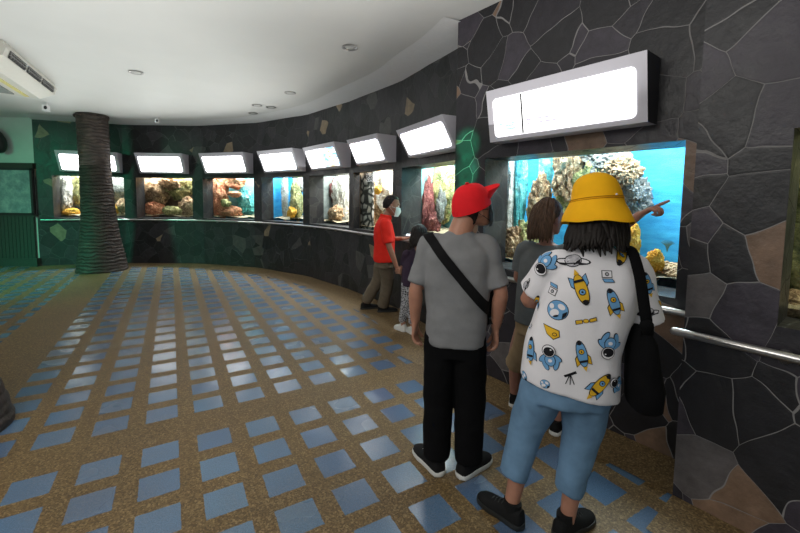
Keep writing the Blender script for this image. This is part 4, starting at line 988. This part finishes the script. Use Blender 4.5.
den = cloth('light_blue_denim', (0.135, 0.235, 0.36), .9, .22, 7, 300); link('jeans', remesh(jn, .009, 5, .010, 5, (8, 8, 6)), den, Wm)
shoe(Wm, 'shoe', (aL.x, aL.y, 0), R(52), blk, MAT['dark'], .27, .10, .10); shoe(Wm, 'shoe', (aR.x, aR.y, 0), R(-48), blk, MAT['dark'], .27, .10, .10)
mb = MB(); skull_cap(mb, P, 1, 1.02, -.09, .02, .05, .08); strands(mb, hc, HMw, 1, 55, 305, 110, .05, .140, 3, (0, -.02, 0), .014, 0.22, (.090, .102)); strands(mb, hc, HMw, 1, 170, 300, 60, .03, .135, 21, (-.035, -.03, 0), .013, .35, (.090, .102)); strands(mb, hc, HMw, 1, 65, 295, 80, .04, .125, 8, (0, -.015, 0), .015, .08, (.086, .096)); strands(mb, hc, HMw, 1, 120, 240, 30, .03, .150, 11, (0, -.03, 0), .012, .20, (.090, .102))
mb.build('hair', dkh, Wm)
def bucket_hat(root, P, mat, band):
    n = 56; outl = []
    prof = [(.001, .172), (.03, .170), (.055, .162), (.076, .148), (.092, .128), (.103, .100), (.110, .072), (.114, .046), (.121, .027), (.138, -.004), (.150, -.034), (.156, -.060)]
    rs = []
    for r_, z in prof:
        rs.append([P(r_ * .98 * math.cos(2 * PI * i / n) * (1 + .02 * math.sin(3 * 2 * PI * i / n + z * 30) * (1 if z > .0 else 2)), -.004 + r_ * 1.08 * math.sin(2 * PI * i / n), z - .004 * math.sin(5 * PI * 2 * i / n) * (z < .02) - (.012 if z < .03 else 0) * math.cos(2 * PI * i / n)) for i in range(n)])
    inn = [[q + (P(0, 0, -.004) - P(0, 0, 0)) for q in r] for r in reversed(rs)]
    mb = MB(); mb.rings(rs + inn, cap=False); mb.rings([rs[0], [q for q in rs[0]]]) if False else None
    k = len(rs) - 1
    mb.f += []
    o = mb.build('bucket_hat', mat, root)
    mb = MB()
    for z, r_ in ((.040, .1175), (.048, .1165)): tube(mb, [P(r_ * .98 * math.cos(2 * PI * i / 48), -.004 + r_ * 1.08 * math.sin(2 * PI * i / 48), z) for i in range(49)], [.0022] * 49, 6, 1, rnd=False)
    mb.build('seam', band, o)
    mb = MB(); mb.ell(P(.072, -.094, .052), .006, .006, .006); mb.build('rivet', MAT['white'], o)
    return o
ylw = cloth('mustard_cotton', (0.95, 0.47, 0.012), .8, .06, 9); bucket_hat(Wm, P, ylw, cloth('mustard_stitching', (0.62, 0.28, 0.01), .8))
# tote bag on the right shoulder
TB = empty('tote_bag', tuple(WM4 @ Vector((nx + .185, -.06, .70))), WYAW, 'black tote bag hanging from the right shoulder over the space print t-shirt', 'bag')
bc = cloth('black_canvas', (0.004, 0.004, 0.0045), .95, .2)
T0 = Vector((nx + .185, -.06, .70))
mb = MB(); rs = []
for z, hx, hy, ox in [(0, .052, .09, .02), (.02, .060, .115, .02), (.10, .062, .12, .02), (.20, .052, .12, .008), (.30, .038, .12, .0), (.355, .016, .10, -.01)]:
    rs.append([Vector((ox + hx * math.copysign(abs(math.cos(2 * PI * i / 28)) ** .7, math.cos(2 * PI * i / 28)) * (1 + .10 * noise.noise(Vector((i * .9, z * 12, 2)))), hy * math.copysign(abs(math.sin(2 * PI * i / 28)) ** .8, math.sin(2 * PI * i / 28)), z)) for i in range(28)])
mb.rings(rs); mb.build('bag', bc, TB)
def strap_pts(sgn): return
P1 = Vector((nx + .135, -.015, 1.375))
bk_pts = [Vector((nx + .128, .03, 1.385)), Vector((nx + .130, -.055, 1.375)), Vector((nx + .138, -.132, 1.28)), Vector((nx + .150, -.160, 1.17)), Vector((nx + .165, -.160, 1.09)), Vector((nx + .178, -.13, 1.03))]
mb = MB(); tube(mb, [p - T0 for p in bk_pts], [(.023, .005)] * 6, 10, 5, ref=(1, 0, 0)); mb.build('strap', bc, TB)
ft = [Vector((nx + .128, .03, 1.385)), Vector((nx + .135, .10, 1.33)), Vector((nx + .17, .15, 1.2)), Vector((nx + .18, .08, 1.04))]
mb = MB(); tube(mb, [p - T0 for p in ft], [(.023, .005)] * 4, 10, 5, ref=(1, 0, 0)); mb.build('strap', bc, TB)
mb = MB(); tube(mb, [Vector((nx + .163, -.165, 1.085)) - T0, Vector((nx + .178, -.14, 1.05)) - T0], [.026, .022], 10, 2); mb.build('knot', bc, TB)

# ---- girl at the glass, pointing
LX, LY, LYAW = 0.97, 2.66, R(-38)
Lg = empty('person', (LX, LY, 0), LYAW, 'brown haired person in grey top standing at the big tank and pointing into it', 'person')
IL = (Matrix.Translation((LX, LY, 0)) @ Matrix.Rotation(LYAW, 4, 'Z')).inverted()
def ll(p): return IL @ Vector(p)
skl = skin('girl_skin', (0.36, 0.17, 0.12)); hc = ll(at(549, 218, 2.66)); hc.z = 1.475; HMl = frame(-30, -6)  # skin tone of the pointing girl
core, ex = MB(), MB(); P = head(core, ex, hc, HMl, .97)
nx2, ny2 = hc.x * .7, hc.y * .7
tube(core, [(nx2, ny2 - .02, 1.24), (nx2, ny2 - .01, 1.32), (hc.x, hc.y - .01, 1.40)], [.052, .046, .046], 12, 3)
loftz(core, [(0, 0, .78, .12, .09), (0, 0, .98, .11, .08), (nx2, ny2, 1.16, .13, .08), (nx2, ny2, 1.26, .11, .06), (nx2, ny2, 1.30, .05, .045)])
sL, sR = Vector((nx2 - .15, ny2, 1.245)), Vector((nx2 + .15, ny2, 1.25))
wrR = ll(at(640, 214.5, 2.17)); eR = sR.lerp(wrR, .52) + Vector((.0, -.02, -.05)); eL, wL = Vector((nx2 - .21, .06, 1.02)), Vector((nx2 - .10, .19, .99))
arm_body(core, sL, eL, wL, (.036, .031, .029, .021)); arm_body(core, sR, eR, wrR, (.036, .031, .031, .022))
tipd = ll(at(664, 202.5, 2.05)) - wrR
hand(core, ex, wrR, tipd, (0, .3, -1), (.2, -.1, 1), .95, (2, 62, 68, 72), (38, 30)); hand(core, ex, wL, (.6, .6, .1), (0, 0, -1), (1, 0, 0), .9)
aL2, aR2 = ll(at_z(514, 404)), ll(at_z(557, 432)); aL2.z = aR2.z = .06
legs_body(core, [(-.08, 0, .80), (.08, 0, .80)], [(aL2.x * .9, aL2.y * .6, .44), (aR2.x * .9, aR2.y * .6, .44)], [aL2, aR2], (.062, .046, .04, .032))
me = join_extra(remesh(core, .008, 4), ex); link('body', me, [skl, EYE_W, EYE_D, LIP], Lg)
ts = MB(); loftz(ts, [(0, 0, .74, .175, .125), (0, 0, .95, .165, .115), (nx2, ny2, 1.13, .175, .115), (nx2, ny2, 1.23, .155, .088), (nx2, ny2, 1.29, .08, .062)], 28, 2.4)
for a, b in ((sL, eL), (sR, eR)): tube(ts, [a.lerp(Vector((nx2, ny2, 1.24)), .4), a, a.lerp(b, .7)], [.055, .058, .058], 14, 4, rnd=False)
link('t_shirt', remesh(ts, .009, 6, .006, 9), cloth('dark_grey_jersey', (0.13, 0.14, 0.145), .9), Lg)
tr = MB(); loftz(tr, [(0, 0, .66, .155, .11), (0, 0, .80, .15, .105)], 20, 2.3)
for sx, a in ((-1, aL2), (1, aR2)): tube(tr, [(sx * .078, 0, .78), (sx * .07 + a.x * .15, a.y * .3, .56), (a.x * .95, a.y * .75, .34)], [.098, .09, .078], 16, 4, rnd=False)
link('shorts', remesh(tr, .010, 5, .006, 3), cloth('beige_cotton', (0.34, 0.24, 0.14), .9), Lg)
shoe(Lg, 'shoe', (aL2.x, aL2.y, 0), R(15), blk, wsole, .24, .092); shoe(Lg, 'shoe', (aR2.x, aR2.y, 0), R(-8), blk, wsole, .24, .092)
brh = hairmat('brown_hair', (0.062, 0.034, 0.02))
mb = MB(); skull_cap(mb, P, 1, 1.03, -.07, .035, .06); strands(mb, hc, HMl, 1, 112, 290, 60, .06, .15, 5, (0, -.01, 0), .014, .10, (.092, .108)); mb.build('hair', brh, Lg)

# ---- man in a red polo walking along the wall
RX, RY, RYAW = -0.25, 5.22, R(-82)
Rd = empty('person', (RX, RY, 0), RYAW, 'person in red polo shirt and khaki trousers walking, wearing a white mask', 'person')
IR = (Matrix.Translation((RX, RY, 0)) @ Matrix.Rotation(RYAW, 4, 'Z')).inverted()
def rl(p): return IR @ Vector(p)
skr = skin('brown_skin', (0.30, 0.135, 0.085)); hc = rl(at(391.5, 205.5, 5.22)); HMr = frame(-4, -10)
core, ex = MB(), MB(); P = head(core, ex, hc, HMr, 1.10)
fy = hc.y - .075; zs = 1.27
tube(core, [(0, fy - .01, zs), (0, fy + .02, zs + .09), (0, hc.y - .01, hc.z - .06)], [.06, .055, .055], 12, 3)
loftz(core, [(0, fy - .01, .84, .13, .095), (0, fy - .01, 1.02, .125, .09), (0, fy - .02, 1.2, .15, .09), (0, fy - .02, zs, .12, .07), (0, fy, zs + .05, .055, .05)])
aF, aB = rl(at_z(383, 312)), rl(at_z(366, 309)); aF.z = .07; aB.z = .10
sR_, sL_ = Vector((.18, fy - .02, zs - .01)), Vector((-.18, fy - .02, zs - .01))
wR_ = rl(at(397, 268, 4.98)); eR_ = Vector((.235, fy + .02, 1.00)); wL_ = rl(at(402.5, 238.5, 5.2)); eL_ = Vector((-.22, fy + .03, 1.02))
arm_body(core, sR_, eR_, wR_, (.045, .039, .037, .026)); arm_body(core, sL_, eL_, wL_, (.045, .039, .037, .026))
hand(core, ex, wR_, (-.1, .7, -.6), (-1, 0, 0), (0, .5, .8), 1.0, (30, 34, 38, 40)); hand(core, ex, wL_, (.1, 1, .25), (.3, -.2, 1), (1, .2, .3), 1.0, (30, 30, 32, 34))
hF, hB = Vector((.085, fy - .02, .84)), Vector((-.085, fy - .02, .84)); kF, kB = hF.lerp(aF, .5) + Vector((0, .05, .02)), hB.lerp(aB, .5) + Vector((0, .06, .0))
legs_body(core, [hF, hB], [kF, kB], [aF, aB], (.07, .052, .04, .034))
me = join_extra(remesh(core, .009, 4), ex); link('body', me, [skr, EYE_W, EYE_D, LIP], Rd)
ts = MB(); loftz(ts, [(0, fy - .015, .76, .185, .140), (0, fy - .015, .82, .187, .142), (0, fy - .015, 1.0, .182, .138), (0, fy - .02, 1.14, .195, .135), (0, fy - .02, zs - .01, .175, .105), (0, fy - .01, zs + .055, .095, .078), (0, fy + .005, zs + .10, .066, .068)], 30, 2.4)
for a, b in ((sR_, eR_), (sL_, eL_)): tube(ts, [a.lerp(Vector((0, a.y, zs)), .35), a, a.lerp(b, .5), a.lerp(b, .92)], [.062, .072, .070, .068], 16, 4, rnd=False)
pol = cloth('red_polo_pique', (0.72, 0.028, 0.018), .8, .07); link('polo_shirt', remesh(ts, .010, 6, .008, 6, (7, 7, 8)), pol, Rd)
mb = MB(); mb.rings([[Vector((.070 * k * math.cos(2 * PI * i / 24), fy + .004 + .072 * k * math.sin(2 * PI * i / 24), zs + zz + .012 * -math.sin(2 * PI * i / 24))) for i in range(24)] for k, zz in ((1.0, .105), (1.08, .085), (1.15, .06), (1.10, .055), (1.02, .08), (.95, .10))], closed=True, cap=False); mb.build('collar', pol, Rd)
kh = cloth('khaki_twill', (0.155, 0.125, 0.090), .85); tr = MB(); loftz(tr, [(0, fy - .015, .68, .155, .12), (0, fy - .015, .80, .145, .11)], 20, 2.3)
for h, k, a in ((hF, kF, aF), (hB, kB, aB)): tube(tr, [h + Vector((0, 0, -.05)), h.lerp(k, .5), k, k.lerp(a, .55), a + Vector((0, 0, .03))], [.095, .10, .088, .082, .080], 18, 4, rnd=False)
link('trousers', remesh(tr, .010, 5, .007, 8, (8, 8, 6)), kh, Rd)
shoe(Rd, 'shoe', (aF.x, aF.y, 0), R(4), blk, MAT['dark'], .29, .10); shoe(Rd, 'shoe', (aB.x, aB.y, 0), R(12), blk, MAT['dark'], .29, .10)
mb = MB(); skull_cap(mb, P, 1.1, 1.0, -.045, .02, .075); link('hair', remesh(mb, .008, 2, .004, 3, (40, 40, 40)), dkh, Rd)
face_mask(Rd, P, plain('white_mask', (0.66, 0.74, 0.70), .7))
ph = empty('phone', tuple(IR.inverted() @ (wL_ + Vector((.02, .12, .045)))), R(-82), 'phone held in front of the person in the red polo shirt', 'phone')
mb = MB(); mb.box((0, 0, 0), .155, .075, .009, mat=frame(70, 18, 0)); mb.build('case', plain('mauve_case', (0.30, 0.17, 0.26), .4), ph, smooth=False)
mb = MB(); mb.box(frame(70, 18, 0) @ Vector((0, 0, .0052)), .145, .066, .001, mat=frame(70, 18, 0)); mb.build('screen', emis('phone_screen', (0.8, 0.75, 0.9), .6), ph, smooth=False)

# ---- child beside them, mostly behind the man in grey
KX, KY, KYAW = 0.15, 4.56, R(20)
Kd = empty('person', (KX, KY, 0), KYAW, 'black haired child in patterned leggings and white sneakers holding a hand', 'person')
IK = (Matrix.Translation((KX, KY, 0)) @ Matrix.Rotation(KYAW, 4, 'Z')).inverted()
skk = skin('child_skin', (0.40, 0.20, 0.13)); hc = IK @ at(419, 236, 4.58); hc.z = 1.185; HMk = frame(-25, -12); hc.x += .0
core, ex = MB(), MB(); P = head(core, ex, hc, HMk, .90)
tube(core, [(hc.x * .6, hc.y - .03, .96), (hc.x * .8, hc.y - .02, 1.04), (hc.x, hc.y - .01, 1.11)], [.042, .038, .038], 12, 3)
loftz(core, [(0, 0, .60, .095, .07), (0, 0, .78, .09, .065), (hc.x * .5, 0, .92, .10, .065), (hc.x * .6, hc.y * .5, 1.0, .045, .04)])
kw = IK @ at(401.5, 273, 4.86); ks = Vector((hc.x * .5 - .115, 0, .955)); ke = ks.lerp(kw, .5) + Vector((-.03, -.02, -.05))
arm_body(core, ks, ke, kw, (.03, .026, .025, .018)); ks2 = Vector((hc.x * .5 + .115, 0, .955)); arm_body(core, ks2, ks2 + Vector((.04, .02, -.2)), ks2 + Vector((.03, .08, -.36)), (.03, .026, .025, .018))
hand(core, ex, kw, (-.2, 1, .1), (-1, 0, 0), (0, 0, 1), .72); hand(core, ex, ks2 + Vector((.03, .08, -.36)), (0, .1, -1), (-1, 0, 0), (0, 1, 0), .72)
ka, kb = IK @ at_z(402.5, 331), IK @ at_z(412.5, 334); ka.z = kb.z = .05
legs_body(core, [(-.06, 0, .62), (.06, 0, .62)], [(ka.x * .95, .02, .34), (kb.x * .95, .02, .34)], [ka, kb], (.05, .038, .03, .026))
me = join_extra(remesh(core, .008, 4), ex); link('body', me, [skk, EYE_W, EYE_D, LIP], Kd)
ts = MB(); loftz(ts, [(0, 0, .58, .13, .10), (0, 0, .78, .12, .09), (hc.x * .5, 0, .93, .115, .08), (hc.x * .6, hc.y * .4, 1.01, .05, .048)], 22)
for a, b in ((ks, ke), (ks2, ks2 + Vector((.04, .02, -.2)))): tube(ts, [a.lerp(Vector((0, 0, .95)), .3), a, a.lerp(b, .7)], [.04, .045, .045], 12, 3, rnd=False)
link('top', remesh(ts, .009, 5, .004, 2), cloth('dark_plum_jersey', (0.045, 0.03, 0.05), .85), Kd)
pm = NT('patterned_leggings'); c = pm.coords(); vo = pm.n('ShaderNodeTexVoronoi', _feature='DISTANCE_TO_EDGE'); vo.inputs['Scale'].default_value = 42; pm.l(c, vo.inputs[0])
pm.base(pm.ramp(vo.outputs[0], [(0.0, (0.50, 0.50, 0.52)), (0.10, (0.42, 0.42, 0.44)), (0.16, (0.03, 0.03, 0.035))])); pm.rough(.85)
tr = MB(); loftz(tr, [(0, 0, .52, .12, .09), (0, 0, .64, .115, .085)], 20)
for sx, a in ((-1, ka), (1, kb)): tube(tr, [(sx * .06, 0, .62), (a.x * .9, .015, .40), (a.x, a.y * .7, .20), (a.x, a.y, .13)], [.072, .064, .056, .052], 14, 4, rnd=False)
link('leggings', remesh(tr, .008, 4, .004, 2), pm.mat, Kd)
shoe(Kd, 'shoe', (ka.x, ka.y, 0), R(20), wsole, wsole, .20, .082); shoe(Kd, 'shoe', (kb.x, kb.y, 0), R(5), wsole, wsole, .20, .082)
mb = MB(); skull_cap(mb, P, .9, 1.05, -.08, .03, .05); strands(mb, hc, HMk, .92, 70, 290, 46, .05, .16, 6, (0, -.01, 0), .014, .15, (.094, .110)); mb.build('hair', dkh, Kd)
